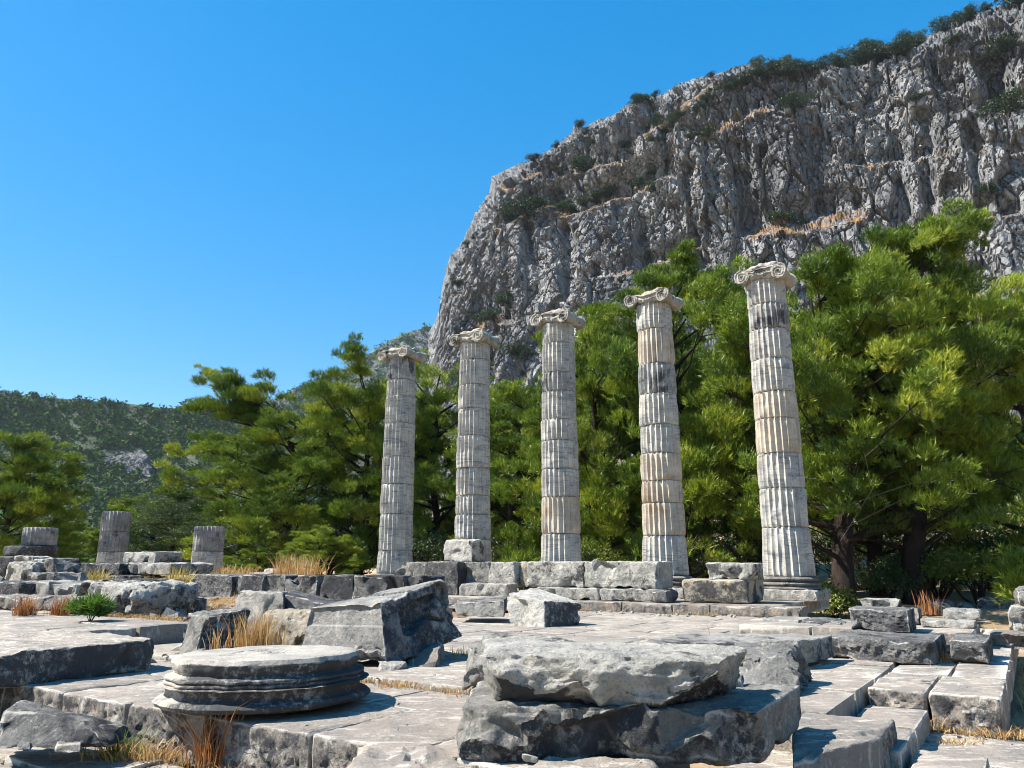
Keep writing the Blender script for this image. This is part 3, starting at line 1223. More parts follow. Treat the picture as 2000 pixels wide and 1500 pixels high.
def pave(s0, s1, t0, t1, z, th, ls, lt, mat, res=.27, rowsh=.4, jit=.008, r=.022, rough=.009, chips=0, skip=None, front_relief=False, mats=None):
    t = t0
    while t < t1 - .05:
        d = lt * (.85 + .3 * rp.random())
        if t1 - (t + d) < lt * .45:
            d = t1 - t
        s = s0
        while s < s1 - .05:
            w = ls * (.7 + .6 * rp.random())
            if s1 - (s + w) < ls * .5:
                w = s1 - s
            if not (skip and skip(s + w / 2, t + d / 2)):
                g = .007 + .010 * rp.random()
                zz = z + rp.uniform(-jit, jit)
                C = np.array(box_st(s + g, s + w - g, t + g, t + d - g, z - th, zz))
                C[4:, 2] += np.array([rp.uniform(-jit, jit) * .6 for _ in range(4)])
                m = mat if not mats else rp.choice(mats)
                fr = front_relief and t < t0 + .01
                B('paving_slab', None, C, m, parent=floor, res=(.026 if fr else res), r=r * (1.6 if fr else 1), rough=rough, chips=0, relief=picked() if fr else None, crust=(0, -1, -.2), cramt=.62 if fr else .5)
            s += w
        t += d


PV = ['pave', 'pave', 'pavedark']
# lower pavement: right, and left in front of the terrace
pave(-2.15, 3.6, 3.0, 8.50, .12, .2, 1.0, 1.1, 'pave', mats=PV, skip=lambda s, t: s > -.05 and t > 6.9)
pave(-11.5, -2.2, 1.6, 4.02, .10, .2, 1.1, .8, 'pave', mats=PV, res=.09, rough=.02, jit=.02)
# terrace that carries the column base disc
pave(-12.0, -2.35, 4.08, 6.10, .45, .40, .95, 1.05, 'pavedark', front_relief=True, mats=['pavedark', 'pavedark', 'pave'], res=.10)
# main floor
pave(-3.2, -1.50, 6.9, 17.7, .455, .4, 1.2, 1.1, 'pave', mats=PV, chips=3, r=.02)
pave(-10.6, -3.22, 6.12, 17.7, .50, .12, 1.25, 1.1, 'pave', mats=PV, chips=2)
# right terrace
pave(-1.485, -.34, 8.55, 9.9, .45, .36, .66, 1.4, 'pave', front_relief=True, res=.09)
pave(-1.485, -.34, 9.92, 17.5, .45, .36, .62, 1.5, 'pave', mats=PV, r=.03, chips=3)
# mid step slabs between floor and lower pavement
pave(-1.48, -.93, 6.5, 8.45, .30, .2, .9, 1.1, 'pavedark', r=.03, chips=3, res=.07)
pave(-.90, -.42, 5.0, 7.12, .22, .12, .9, 1.1, 'pavedark', r=.04, chips=3, res=.07)
# stylobate of the colonnade and the course below it
pave(-24.0, -4.25, 17.8, 18.55, .72, .30, 1.3, .75, 'rust', res=.10, chips=4, r=.03)
pave(-24.0, -4.9, 18.57, 24.0, .71, .30, 1.4, 1.3, 'pave', mats=PV)
# platform on the left
pave(-20.0, -10.67, 4.4, 7.7, .75, .35, 1.3, 1.1, 'pave', mats=PV, r=.03, chips=3, res=.10)
# remains of the upper step on the right
pave(-3.9, -.75, 12.3, 14.4, .72, .25, 1.3, 1.0, 'pave', mats=PV, r=.03, chips=3)

# ---------------------------------------------------------------- foreground stones
B('stone_slab', 'broad low slab with a rounded left end, beneath the two stacked slabs', from_top([(600, 1580), (1350, 1580), (1275, 1478), (705, 1449)], .475, .02), 'pave', 'stone slab',
  res=.03, r=.09, rough=.03, chips=5, cuts=[(-1, -.25, .55, .80), (-.9, -.6, .2, .82)], fac=.015, fsize=.4)
B('stone_slab', 'lower of two thick broken slabs stacked in front, resting on the round-ended slab', from_top([(868, 1384), (1482, 1388), (1566, 1336), (965, 1316)], .765, .455, .03), 'grey', 'stone slab',
  res=.018, r=.03, rough=.022, chips=7, fac=.02, fsize=.42, maxn=130, scal=26, sdir=(0, -1, 0), wav=.07, crust=(.35, -.8, -.75), cramt=.85,
  cuts=[(-1, -.35, .55, .88), (.6, -.35, -.75, .90), (.35, -.9, -.3, .93), (-.25, -.80, .65, .83), (.1, -.85, -.62, .86)])
B('stone_slab', 'upper broken slab lying on top of the thicker slab, front face pitted with lichen', from_top([(935, 1288), (1400, 1294), (1462, 1264), (950, 1240)], 1.05, .765, .10, (.02, .10)), 'lichen', 'stone slab',
  res=.018, r=.035, rough=.028, chips=7, fac=.02, fsize=.4, maxn=130, scal=20, sdir=(0, -1, 0), wav=.06, crust=(.25, -.55, -.85), cramt=.95,
  cuts=[(-1, -.5, .0, .90), (.7, -.2, -.7, .74), (.8, -.6, .1, .90), (-.3, -.8, -.6, .84), (0, -.72, .72, .76)])
B('stone_block', 'rounded grey chunk wedged at the left end of the stacked slabs', from_top([(903, 1264), (1010, 1272), (1075, 1241), (955, 1236)], .88, .50, -.02), 'grey', res=.025, r=.06, rough=.03, fac=.02, chips=5, scal=14,
  cuts=[(-.8, -.6, .4, .82), (.1, -.8, .6, .84)])
B('stone_block', 'smooth flat-topped block under the right end of the stacked slabs', from_top([(1548, 1482), (1716, 1443), (1748, 1404), (1545, 1390)], .455, .0), 'pavedark', res=.028, r=.03, rough=.012, chips=4,
  relief=lambda u, q, n, L: np.where(n[:, 1] < -.9, .022 * fbm(q * 7, 4), 0))
B('stone_block', 'rough hacked chunk leaning behind the right end of the stacked slabs',
  from_Y([(1440, 1352, 7.4), (1572, 1362, 7.35), (1592, 1332, 8.3), (1440, 1312, 8.6)], [(1432, 1292, 7.7), (1545, 1276, 7.7), (1556, 1250, 8.2), (1410, 1256, 8.6)]), 'grey',
  res=.03, r=.06, rough=.05, fac=.07, fsize=.22, chips=6, cuts=[(.5, -.7, .5, .85)])
B('stone_slab', 'long floor slab with a broken brown right end, behind the hacked chunk', from_top([(1230, 1257), (1577, 1251), (1631, 1240), (1330, 1236)], .76, .505), 'pale', 'stone slab', res=.05, r=.03, chips=6, rough=.02,
  cuts=[(.8, -.6, -.3, .88)])
tag(B('stone_chip', 'small white stone chip resting on the lower stacked slab', from_top([(1428, 1322), (1452, 1322), (1450, 1313), (1430, 1312)], .83, .765), 'white', 'stone chip', res=.02, r=.03, fac=.02, chips=2))
B('stone_chip', 'white flake of stone lying under the lower stacked slab', from_Y([(1022, 1486, 4.93), (1052, 1490, 4.93), (1050, 1480, 5.1), (1024, 1478, 5.1)], [(1020, 1474, 4.93), (1050, 1480, 4.93), (1046, 1472, 5.1), (1024, 1470, 5.1)]), 'white', 'stone chip', res=.02, r=.02, fac=.01, chips=2)

# column base disc
def lathe(prof, n=96, noise=.0, seed=0, cuts=None):
    prof = np.array(prof, float)
    th = np.linspace(0, 2 * math.pi, n, endpoint=False)
    R, T = np.meshgrid(prof[:, 0], th, indexing='ij')
    Z = np.repeat(prof[:, 1:2], n, 1)
    V = np.stack([R * np.cos(T), R * np.sin(T), Z], -1).reshape(-1, 3)
    if noise:
        o = seed * 3.3
        d = noise * fbm(V * 4 + o, 4) + noise * 2.2 * np.minimum(0, fbm(V * 2.2 + o + 9, 3) + .25)
        rad = np.stack([np.cos(T), np.sin(T), 0 * T], -1).reshape(-1, 3)
        wt = smooth(R.reshape(-1), .0, .3)
        V = V + rad * (d * wt)[:, None] + np.array([0, 0, 1]) * (noise * .4 * fbm(V * 5 + o + 3, 3))[:, None]
    m = len(prof)
    F = []
    k = np.arange(n)
    for i in range(m - 1):
        F.append(np.stack([i * n + k, i * n + (k + 1) % n, (i + 1) * n + (k + 1) % n, (i + 1) * n + k], -1))
    TRIS[0] += (m - 1) * n * 2
    return V, np.concatenate(F)


def dense(prof, step=.02):
    out = [prof[0]]
    for a, b in zip(prof[:-1], prof[1:]):
        k = max(1, int(math.hypot(b[0] - a[0], b[1] - a[1]) / step))
        for i in range(1, k + 1):
            out.append((a[0] + (b[0] - a[0]) * i / k, a[1] + (b[1] - a[1]) * i / k))
    return out


def arc(cx, cz, rx, rz, a0, a1, n=8):
    return [(cx + rx * math.cos(math.radians(a0 + (a1 - a0) * i / n)), cz + rz * math.sin(math.radians(a0 + (a1 - a0) * i / n))) for i in range(n + 1)]


disc_prof = [(.02, 0), (.78, 0), (.86, .02), (.885, .05), (.86, .075)] + arc(.87, .125, .075, .05, 270, 90, 8)[1:] + [(.825, .18)] + arc(.805, .195, .018, .016, -90, 90, 5) + [(.80, .216)] + \
    arc(.80, .232, .02, .016, -90, 90, 5) + arc(.80, .27, .05, .022, 270, 150, 4) + [(.755, .285), (.765, .30), (.775, .35), (.755, .385), (.72, .395), (.3, .395), (.29, .388), (.02, .388)]
V, F = lathe(dense(disc_prof, .018), 180, .018, 4)
rad_ = np.hypot(V[:, 0], V[:, 1])
cen = (rad_ < .29) & (V[:, 2] > .3)
V[:, 2] += np.where(cen, .012 * np.sin(rad_ * 110) * np.clip(1 - rad_ / .3, 0, 1) + .008 * fbm(V * 18, 3), 0)
tl = np.array([.015, -.02])
V[:, 2] += V[:, 0] * tl[0] + V[:, 1] * tl[1]
dc = np.array([-2.12, 7.05, .475])
cdir = np.stack([V[:, 0], V[:, 1]], -1) / np.maximum(rad_, 1e-6)[:, None] @ np.array([.62, -.78])
cr = smooth(cdir, -.1, .5) * smooth(.375 - V[:, 2], -.01, .02) * (.8 + .2 * smooth(fbm(V * 3.1 + 5, 4), -.35, .05))  # disc flank away from the sun painted black, crust and shade in one
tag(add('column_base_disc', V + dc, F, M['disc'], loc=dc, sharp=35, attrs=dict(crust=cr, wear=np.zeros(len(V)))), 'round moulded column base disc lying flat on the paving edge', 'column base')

# entablature block, tilted
def ent_relief(uvw, q, nrm, L):
    d = np.zeros(len(uvw))
    fr = nrm[:, 1] < -.8
    w = uvw[:, 2]
    d += fr * np.where(w > .62, -.045, np.where(w > .20, -.012, .02 - .09 * smooth(.20 - w, 0, .2)))
    # egg and dart along the lowest moulding
    egg = fr & (w < .17) & (w > .03)
    d += egg * .018 * (np.abs(np.sin(q[:, 0] * 34)) - .5)
    d += (fr & (np.abs(w - .185) < .012)) * .008 * np.sign(np.sin(q[:, 0] * 110))
    # sunk channel in the sawn end
    e = nrm[:, 0] > .8
    v = uvw[:, 1]
    ch = smooth(v, .22, .25) * smooth(.80 + .1 * np.sin(w * 9) - v, 0, .03) * smooth(w - (.40 + .06 * np.sin(v * 14)), 0, .03) * smooth(.84 - w, -.02, .04)
    d -= e * ch * .14
    d -= e * smooth(v, .80, .84) * smooth(w, .55, .60) * .10
    d += e * .018 * fbm(q * 9, 4)
    # carved row on the upper bed
    tp = nrm[:, 2] > .8
    d += tp * (np.abs(v - .45) < .035) * .012 * np.sign(np.sin(q[:, 0] * 80))
    return d


EC = [(-2.52, 9.62, .56), (-1.38, 8.92, .49), (-.55, 10.05, .76), (-1.75, 10.80, .72),
      (-2.44, 9.70, 1.10), (-1.50, 9.10, 1.19), (-.86, 9.98, 1.44), (-1.66, 10.75, 1.28)]
B('entablature_block', 'large tilted entablature block with stepped bands and a sunk channel in its end', EC, 'blocky', 'entablature block', res=.016, r=.018, rough=.014, chips=6, relief=ent_relief, maxn=110, sharp=28, crust=(1, 0, -.4), cramt=.72,
  cuts=[(.7, .3, .7, .96), (.75, .6, -.45, .97)])
B('stone_chunk', 'small split stone propping the tilted entablature block', from_Y([(735, 1324, 8.75), (778, 1328, 8.7), (800, 1316, 9.1), (742, 1312, 9.1)], [(738, 1297, 8.8), (788, 1297, 8.8), (796, 1290, 9.1), (742, 1290, 9.1)]), 'pale', res=.03, r=.03, fac=.03, chips=3, cat='stone chunk')
B('stone_chunk', 'shaded round-backed stone under the raised end of the entablature block', from_Y([(788, 1322, 9.0), (850, 1318, 9.0), (872, 1300, 9.8), (800, 1300, 9.8)], [(792, 1285, 9.1), (855, 1270, 9.1), (868, 1250, 9.8), (800, 1262, 9.8)]), 'rust', res=.03, r=.06, fac=.03, chips=3, cat='stone chunk')
B('stone_block', 'dark broken block with a sloping front ridge, behind the moulded disc', from_Y([(312, 1288, 10.7), (392, 1292, 9.8), (515, 1270, 10.8), (430, 1262, 11.7)], [(345, 1199, 10.7), (408, 1203, 10.0), (506, 1189, 10.8), (440, 1187, 11.5)]), 'grey', crust=(1, -.2, -.1),
  res=.03, r=.04, rough=.03, fac=.06, fsize=.4, chips=4, cuts=[(-.7, -.5, .5, .82), (-.1, -.9, -.3, .93)])
B('stone_block', 'block with a white curling broken top beside the orange grass tuft', from_Y([(512, 1272, 10.5), (602, 1278, 9.9), (640, 1262, 10.8), (560, 1258, 11.2)], [(508, 1196, 10.5), (604, 1202, 9.95), (642, 1190, 10.8), (540, 1189, 11.2)]), 'warm',
  res=.03, r=.05, rough=.03, fac=.04, chips=4, cuts=[(.2, -.8, .5, .85)])
# long thick slab on the left
B('stone_slab', 'long thick slab with a smooth top and a black chipped side', box_st(-12.6, -8.40, 3.35, 5.55, .45, .785), 'pave', 'stone slab', res=.035, r=.05, rough=.018, chips=9, fac=.02, fsize=.5, maxn=120, crust=(1, 0, -.1),
  cuts=[(.8, .7, .2, .93)])
# broken block lying below the terrace
B('stone_block', 'long broken block with a split sloping front, propped below the terrace', from_Y([(-30, 1462, 6.25), (196, 1466, 6.2), (262, 1440, 6.7), (0, 1425, 7.0)], [(10, 1385, 6.5), (200, 1400, 6.35), (250, 1418, 6.75), (40, 1366, 6.95)]), 'grey',
  res=.025, r=.04, rough=.025, fac=.04, chips=5, cuts=[(.75, -.25, .6, .70), (0, -.9, .45, .88), (.4, -.8, -.4, .86)])
B('stone_chunk', 'brown stone wedged under the propped broken block', from_Y([(100, 1476, 6.15), (158, 1472, 6.15), (165, 1462, 6.4), (105, 1462, 6.4)], [(108, 1452, 6.2), (160, 1450, 6.2), (160, 1442, 6.4), (112, 1444, 6.4)]), 'rust', res=.03, r=.04, fac=.03, chips=2, cat='stone chunk')
B('stone_chunk', 'grey pebble-like stone under the left end of the propped block', from_Y([(28, 1468, 6.2), (62, 1468, 6.2), (66, 1456, 6.4), (30, 1456, 6.4)], [(34, 1450, 6.25), (60, 1448, 6.25), (62, 1440, 6.4), (34, 1442, 6.4)]), 'mid', res=.03, r=.04, fac=.03, chips=2, cat='stone chunk')
# raised kerb-like edge under the entablature block is the edge of the main floor

B('rock_outcrop', 'dark rock outcrop on the far wooded hillside', from_Y([(165, 940, 575), (300, 936, 575), (310, 925, 610), (160, 925, 610)], [(172, 898, 585), (285, 890, 585), (280, 882, 610), (180, 886, 610)]), 'farrock', 'rock outcrop',
  res=1.5, r=3, rough=2.5, fac=3.0, fsize=9, chips=0, scal=0, freq=.12, maxn=50, crust=(0, 0, 1), cramt=0)

# ---------------------------------------------------------------- right hand blocks
def Wb(px0, px1, pyt, pyb, t, depth, z0=None, z1=None, dt=0.0):
    p0, p1 = ont(px0, (pyt + pyb) / 2, t), ont(px1, (pyt + pyb) / 2, t)
    s0, s1 = to_s(p0), to_s(p1)
    m = (px0 + px1) / 2
    if z1 is None: z1 = ont(m, pyt, t)[2]
    if z0 is None: z0 = ont(m, pyb, t)[2]
    return box_st(s0, s1, t, t + depth, z0, z1)


B('stone_block', 'long step block with a tooled front field, on the right terrace', Wb(1618, 1824, 1247, 1292, 10.75, 1.5, .455, .725), 'mid', res=.024, r=.025, chips=6, relief=picked(.06, .03, 22), maxn=120, rough=.015)
B('stone_block', 'shorter tooled step block, right of the long step block', Wb(1856, 1930, 1250, 1288, 11.1, 1.15, .455, .725), 'mid', res=.022, r=.03, chips=6, relief=picked(.05, .028, 22))
B('stone_block', 'squared block with a picked panel and chipped right end, on the upper step', Wb(1657, 1775, 1192, 1232, 11.9, .75, .725, 1.02), 'mid', res=.022, r=.02, chips=7, relief=picked(.055, .026, 24), rough=.014)
B('stone_block', 'white-topped block standing behind the squared panel block', Wb(1681, 1757, 1171, 1190, 14.0, .7, .72, 1.07), 'lichen', res=.05, r=.04, chips=4, fac=.03)
for i in range(4):
    pass
B('fluted_fragment', 'small fluted column fragment on its side beside the white-topped block', Wb(1757, 1793, 1181, 1200, 13.5, .5, .72, .98), 'pale', 'column fragment', res=.03, r=.03, chips=2,
  relief=lambda u, q, n, L: -.03 * np.abs(np.sin(q[:, 0] * 26)))
B('stone_slab', 'thin flat slab on the upper step, right of the fluted fragment', Wb(1798, 1905, 1207, 1219, 13.2, .5, .725, .83), 'pale', 'stone slab', res=.05, r=.02, chips=4, fac=.015)
B('stone_chunk', 'knobbly pale stone lying on the thin flat slab', Wb(1842, 1915, 1194, 1212, 13.5, .45, .80, .97), 'lichen', 'stone chunk', res=.035, r=.07, chips=4, fac=.05)
B('stone_slab', 'worn low slab at the edge of the terrace beside dry grass', Wb(1930, 2070, 1214, 1230, 13.9, .7, .40, .63), 'rust', 'stone slab', res=.06, r=.06, chips=3, fac=.02)
B('boulder', 'dark pitted boulder on a pale wedge at the right edge', Wb(1984, 2060, 1168, 1196, 15.0, .8, .95, 1.25), 'grey', 'boulder', res=.05, r=.12, chips=3, fac=.06)
B('stone_chunk', 'pale wedge of stone carrying the dark boulder', Wb(1966, 2055, 1194, 1216, 15.0, .7, .55, .98), 'pale', 'stone chunk', res=.05, r=.04, chips=2, fac=.03, cuts=[(-.8, 0, .5, .75)])
B('stone_block', 'smooth pale half of the low step row beside the dry stalks', Wb(1487, 1560, 1213, 1238, 13.2, .9, .51, .75), 'pale', res=.05, r=.015, chips=2)
B('stone_block', 'picked dark half of the low step row', Wb(1562, 1622, 1214, 1240, 13.2, .9, .51, .75), 'mid', res=.03, r=.02, chips=5, relief=picked(.04, .016, 22))
B('stone_block', 'round-shouldered end stone of the low step row', Wb(1618, 1644, 1212, 1241, 13.0, .5, .51, .76), 'mid', res=.04, r=.09, chips=2)
B('stone_block', 'flat sunken block between the low step row and the squared panel block', Wb(1646, 1668, 1219, 1236, 13.4, .6, .51, .70), 'grey', res=.05, r=.02, chips=1)
for k, (a, b_, c, d, t, dp, m, lb) in enumerate([
    (1800, 1862, 1174, 1206, 28.5, 1.6, 'mid', 'grey peaked rock in tree shade behind the flat slab'),
    (1866, 1905, 1180, 1202, 30.0, 1.4, 'grey', 'low rock in shade beyond the peaked rock'),
    (1906, 1982, 1170, 1194, 30.5, 1.8, 'mid', 'long humped rock in shade below the yellow green bushes')]):
    B('boulder', lb, Wb(a, b_, c, d, t, dp), m, 'boulder', res=.10, r=.3, chips=2, fac=.2, fsize=.6, scal=14, cuts=[(-.6, -.3, .7, .75), (.7, -.2, .6, .72)])

# ---------------------------------------------------------------- colonnade front course, walls
def wall(name, label, items, cat='ruined wall', **kw):
    C0 = np.array(items[0][0])
    root = empty(name, (float(C0[:4, 0].mean()), float(C0[:4, 1].mean()), float(C0[0, 2])), label, cat)
    for C, m, o in items:
        k = dict(res=.06, r=.03, chips=4, rough=.02)
        k.update(kw)
        k.update(o)
        B('stone_block', None, C, m, parent=root, **k)
    return root


wall('ruined_wall', 'low wall of two pale pitted blocks on a broken course, before the middle column', [
    (Wb(1028, 1140, 1096, 1150, 18.5, .8, 1.03, 1.70), 'lichen', dict(res=.04, fac=.03, r=.05)),
    (Wb(1141, 1290, 1096, 1151, 18.5, .8, 1.03, 1.70), 'lichen', dict(res=.04, fac=.03, r=.05, cuts=[(.8, -.6, -.1, .88)])),
    (Wb(1048, 1170, 1152, 1181, 18.35, 1.0, .73, 1.025), 'pale', dict(fac=.03, chips=6)),
    (Wb(1171, 1288, 1152, 1181, 18.35, 1.0, .73, 1.025), 'pale', dict(fac=.03, chips=6)),
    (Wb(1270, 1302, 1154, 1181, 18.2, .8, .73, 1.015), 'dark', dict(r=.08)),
])
wall('ruined_wall', 'taller wall of dark and pale blocks with a shaded face, left of the white boulder', [
    (Wb(765, 828, 1098, 1162, 20.5, 1.0, .72), 'grey', dict(fac=.04, cuts=[(-.7, -.2, .6, .7)])),
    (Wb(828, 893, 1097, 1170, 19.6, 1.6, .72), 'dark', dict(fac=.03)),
    (Wb(895, 955, 1098, 1166, 20.0, 1.0, .72), 'grey', dict(fac=.03)),
    (Wb(955, 1006, 1098, 1160, 20.0, 1.0, .95), 'lichen', dict(fac=.04, cuts=[(.85, -.5, .1, .9)])),
    (Wb(896, 996, 1140, 1168, 19.4, .5, .72), 'pale', dict(fac=.04, chips=7, cuts=[(-.2, -.2, 1, .8)])),
    (Wb(1000, 1032, 1100, 1150, 20.2, .9, .95), 'warm', dict(fac=.03)),
])
B('stone_block', 'small upright white block standing on the taller wall before the second column', Wb(866, 922, 1049, 1099, 20.2, .75, 1.72, 2.42), 'white', res=.04, r=.05, chips=4, fac=.03, scal=2, cuts=[(-.8, -.3, .5, .86), (.7, -.5, .2, .88)])
wall('ruined_wall', 'long low wall of dark gapped blocks between the stumps and the taller wall', [
    (Wb(365, 452, 1123, 1166, 13.5, .8, .76, 1.36), 'mid', dict(res=.035, relief=picked(.08, .022, 16))),
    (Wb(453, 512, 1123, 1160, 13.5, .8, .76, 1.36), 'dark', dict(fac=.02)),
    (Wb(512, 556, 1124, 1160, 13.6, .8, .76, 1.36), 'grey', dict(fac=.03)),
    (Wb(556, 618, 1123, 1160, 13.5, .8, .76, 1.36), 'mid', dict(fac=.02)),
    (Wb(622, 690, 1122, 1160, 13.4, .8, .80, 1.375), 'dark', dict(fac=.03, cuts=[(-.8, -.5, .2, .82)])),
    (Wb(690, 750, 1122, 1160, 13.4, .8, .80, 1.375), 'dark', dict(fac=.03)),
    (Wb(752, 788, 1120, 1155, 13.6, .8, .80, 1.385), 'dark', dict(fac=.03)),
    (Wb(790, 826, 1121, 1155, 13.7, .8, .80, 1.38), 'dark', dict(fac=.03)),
    (Wb(345, 452, 1168, 1190, 12.9, .9, .50, .78), 'grey', dict(fac=.03)),
    (Wb(455, 640, 1164, 1190, 13.3, 1.0, .50, .775), 'warm', dict(fac=.03)),
    (Wb(640, 830, 1164, 1190, 13.3, 1.0, .50, .775), 'warm', dict(fac=.03)),
])
B('stone_block', 'pale split block standing before the long low wall', from_Y([(450, 1236, 13.3), (560, 1236, 12.8), (575, 1225, 13.8), (480, 1222, 14.2)], [(455, 1156, 13.4), (552, 1158, 12.9), (562, 1154, 13.8), (480, 1152, 14.2)]), 'pale', res=.045, r=.04, fac=.04, chips=4)
B('stone_slab', 'sloping slab with a dark underside, leaning right of the pale split block', from_Y([(560, 1205, 13.0), (690, 1225, 12.4), (705, 1212, 13.4), (580, 1190, 14.2)], [(556, 1160, 13.2), (690, 1192, 12.5), (700, 1180, 13.5), (570, 1152, 14.2)]), 'dark', 'stone slab', res=.05, r=.03, fac=.03, chips=4)
B('stone_slab', 'thin slab leaning between the entablature block and the white boulder', from_Y([(890, 1202, 16.0), (985, 1206, 15.6), (990, 1195, 16.8), (900, 1190, 17.2)], [(888, 1178, 16.1), (985, 1172, 15.8), (992, 1162, 16.8), (905, 1168, 17.2)]), 'grey', 'stone slab', res=.05, r=.04, fac=.03, chips=4)
B('boulder', 'white boulder with a shaded black right face, alone on the pavement', from_Y([(996, 1224, 15.1), (1064, 1231, 14.6), (1140, 1221, 15.3), (1075, 1205, 16.2)], [(986, 1158, 15.3), (1064, 1172, 14.8), (1138, 1178, 15.3), (1045, 1147, 16.1)]), 'white', 'boulder', res=.03, r=.06, rough=.03, fac=.02, scal=2, chips=3, crust=(1, -.15, -.1),
  cuts=[(-.6, -.2, -.75, .86), (.8, .2, -.6, .84)])
B('column_fragment', 'cream drum-shaped fragment below a pale broken block, between the two nearest columns', Wb(1331, 1462, 1129, 1172, 18.9, 1.3, .725, 1.27), 'warm', 'column fragment', res=.05, r=.10, rough=.02, chips=2, crust=(.6, -.8, 0), cramt=.8)
B('stone_block', 'pale broken block lying on the cream drum fragment', Wb(1378, 1474, 1098, 1130, 18.9, .9, 1.27, 1.66), 'lichen', res=.04, r=.04, fac=.04, chips=4, cuts=[(.8, -.2, -.5, .80)])
B('stone_block', 'shattered end piece of the stylobate course before the nearest column', Wb(1464, 1560, 1186, 1210, 17.5, .5, .51, .73), 'rust', res=.05, r=.04, fac=.04, chips=5)

# rubble on the left
LB = [
    ('stone_block', 'first block of the low grassy row, at the frame edge', (-40, 28, 1164, 1199, 7.75, .8, .76), 'rust', dict(r=.05, fac=.03)),
    ('stone_block', 'middle block of the low row between the two russet tufts', (28, 84, 1166, 1199, 7.85, .8, .76), 'rust', dict(r=.05, fac=.03)),
    ('stone_block', 'last block of the low row, beside the big dark boulder', (84, 140, 1165, 1199, 7.85, .8, .76), 'rust', dict(r=.06, fac=.03)),
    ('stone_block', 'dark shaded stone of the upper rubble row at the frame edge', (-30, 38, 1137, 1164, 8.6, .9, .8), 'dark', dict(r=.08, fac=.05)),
    ('stone_block', 'long pale stone of the upper rubble row', (38, 96, 1136, 1164, 8.9, 1.1, .8), 'pale', dict(r=.07, fac=.05)),
    ('stone_block', 'rounded pale stone beside the big dark boulder', (94, 146, 1140, 1166, 8.7, .9, .8), 'pale', dict(r=.10, fac=.05)),
    ('boulder', 'big dark boulder with a pale crest, behind the small green bush', (136, 268, 1139, 1205, 8.1, 1.2, .75), 'lichen', dict(r=.14, fac=.09, res=.04, cuts=[(.7, -.4, .6, .80), (-.6, -.5, .6, .8), (.6, -.5, -.5, .8)])),
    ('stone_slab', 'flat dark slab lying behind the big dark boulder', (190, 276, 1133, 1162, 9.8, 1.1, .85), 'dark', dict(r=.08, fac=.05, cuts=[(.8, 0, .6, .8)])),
    ('stone_chunk', 'reddish flat-topped stone right of the big dark boulder', (256, 306, 1160, 1198, 8.9, .9, .72), 'rust', dict(r=.05, fac=.06)),
    ('stone_chunk', 'small angular dark stone before the low grey slab course', (304, 346, 1170, 1198, 8.9, .7, .60), 'grey', dict(r=.04, fac=.07, cuts=[(.7, -.3, .6, .75)])),
    ('stone_block', 'low pale block among the yellow grass', (292, 338, 1131, 1160, 11.6, .8, .75), 'rust', dict(r=.03, fac=.02)),
    ('stone_slab', 'dark upper slab of the stacked pair below the tallest stump', (104, 232, 1100, 1123, 13.0, 1.4, None), 'dark', dict(r=.06, fac=.05)),
    ('stone_slab', 'pale upper slab carrying the small pale block', (232, 334, 1100, 1122, 13.2, 1.4, None), 'pale', dict(r=.06, fac=.05)),
    ('stone_block', 'dark lower course below the dark upper slab', (112, 240, 1124, 1150, 12.7, 1.4, None), 'dark', dict(r=.04, fac=.05)),
    ('stone_block', 'small pale block between the tallest stump and the olive tree', (242, 299, 1078, 1100, 14.2, 1.0, None), 'pale', dict(r=.03, fac=.03)),
    ('boulder', 'sunlit pale boulder in the rubble heap under the disc-based stump', (4, 58, 1098, 1142, 10.6, 1.0, .7), 'pale', dict(r=.14, fac=.09, cuts=[(-.6, -.4, .7, .8), (.8, -.3, .4, .82)])),
    ('stone_slab', 'dark slab standing tilted in the rubble heap', (76, 112, 1090, 1132, 11.0, .7, .8), 'mid', dict(r=.06, fac=.05, cuts=[(.8, -.1, .65, .6), (-.9, 0, .4, .8)])),
    ('stone_chunk', 'white lump between the pale boulder and the tilted dark slab', (58, 77, 1093, 1114, 11.4, .5, None), 'white', dict(r=.08, fac=.06)),
    ('stone_chunk', 'arched pale stone behind the sunlit boulder', (24, 60, 1086, 1112, 11.8, .8, None), 'pale', dict(r=.10, fac=.06)),
    ('stone_chunk', 'low wedge-shaped stone at the foot of the tilted dark slab', (60, 116, 1119, 1142, 10.2, .8, .75), 'grey', dict(r=.08, fac=.06, cuts=[(.8, 0, .6, .7)])),
    ('stone_slab', 'white low slab behind the long low wall, below the pines', (515, 575, 1111, 1124, 17.5, .9, None), 'white', dict(r=.03, fac=.02)),
    ('stone_slab', 'flat cream slab beside the white low slab behind the wall', (483, 530, 1118, 1128, 16.8, .9, None), 'warm', dict(r=.03, fac=.02)),
]
for nm, lb, (a, b_, c, d, t, dp, z0), m, o in LB:
    k = dict(res=.06, chips=3, rough=.03)
    k.update(o)
    cat = {'stone_block': 'stone block', 'boulder': 'boulder', 'stone_slab': 'stone slab', 'stone_chunk': 'stone chunk'}[nm]
    B(nm, lb, Wb(a, b_, c, d, t, dp, z0), m, cat, **k)

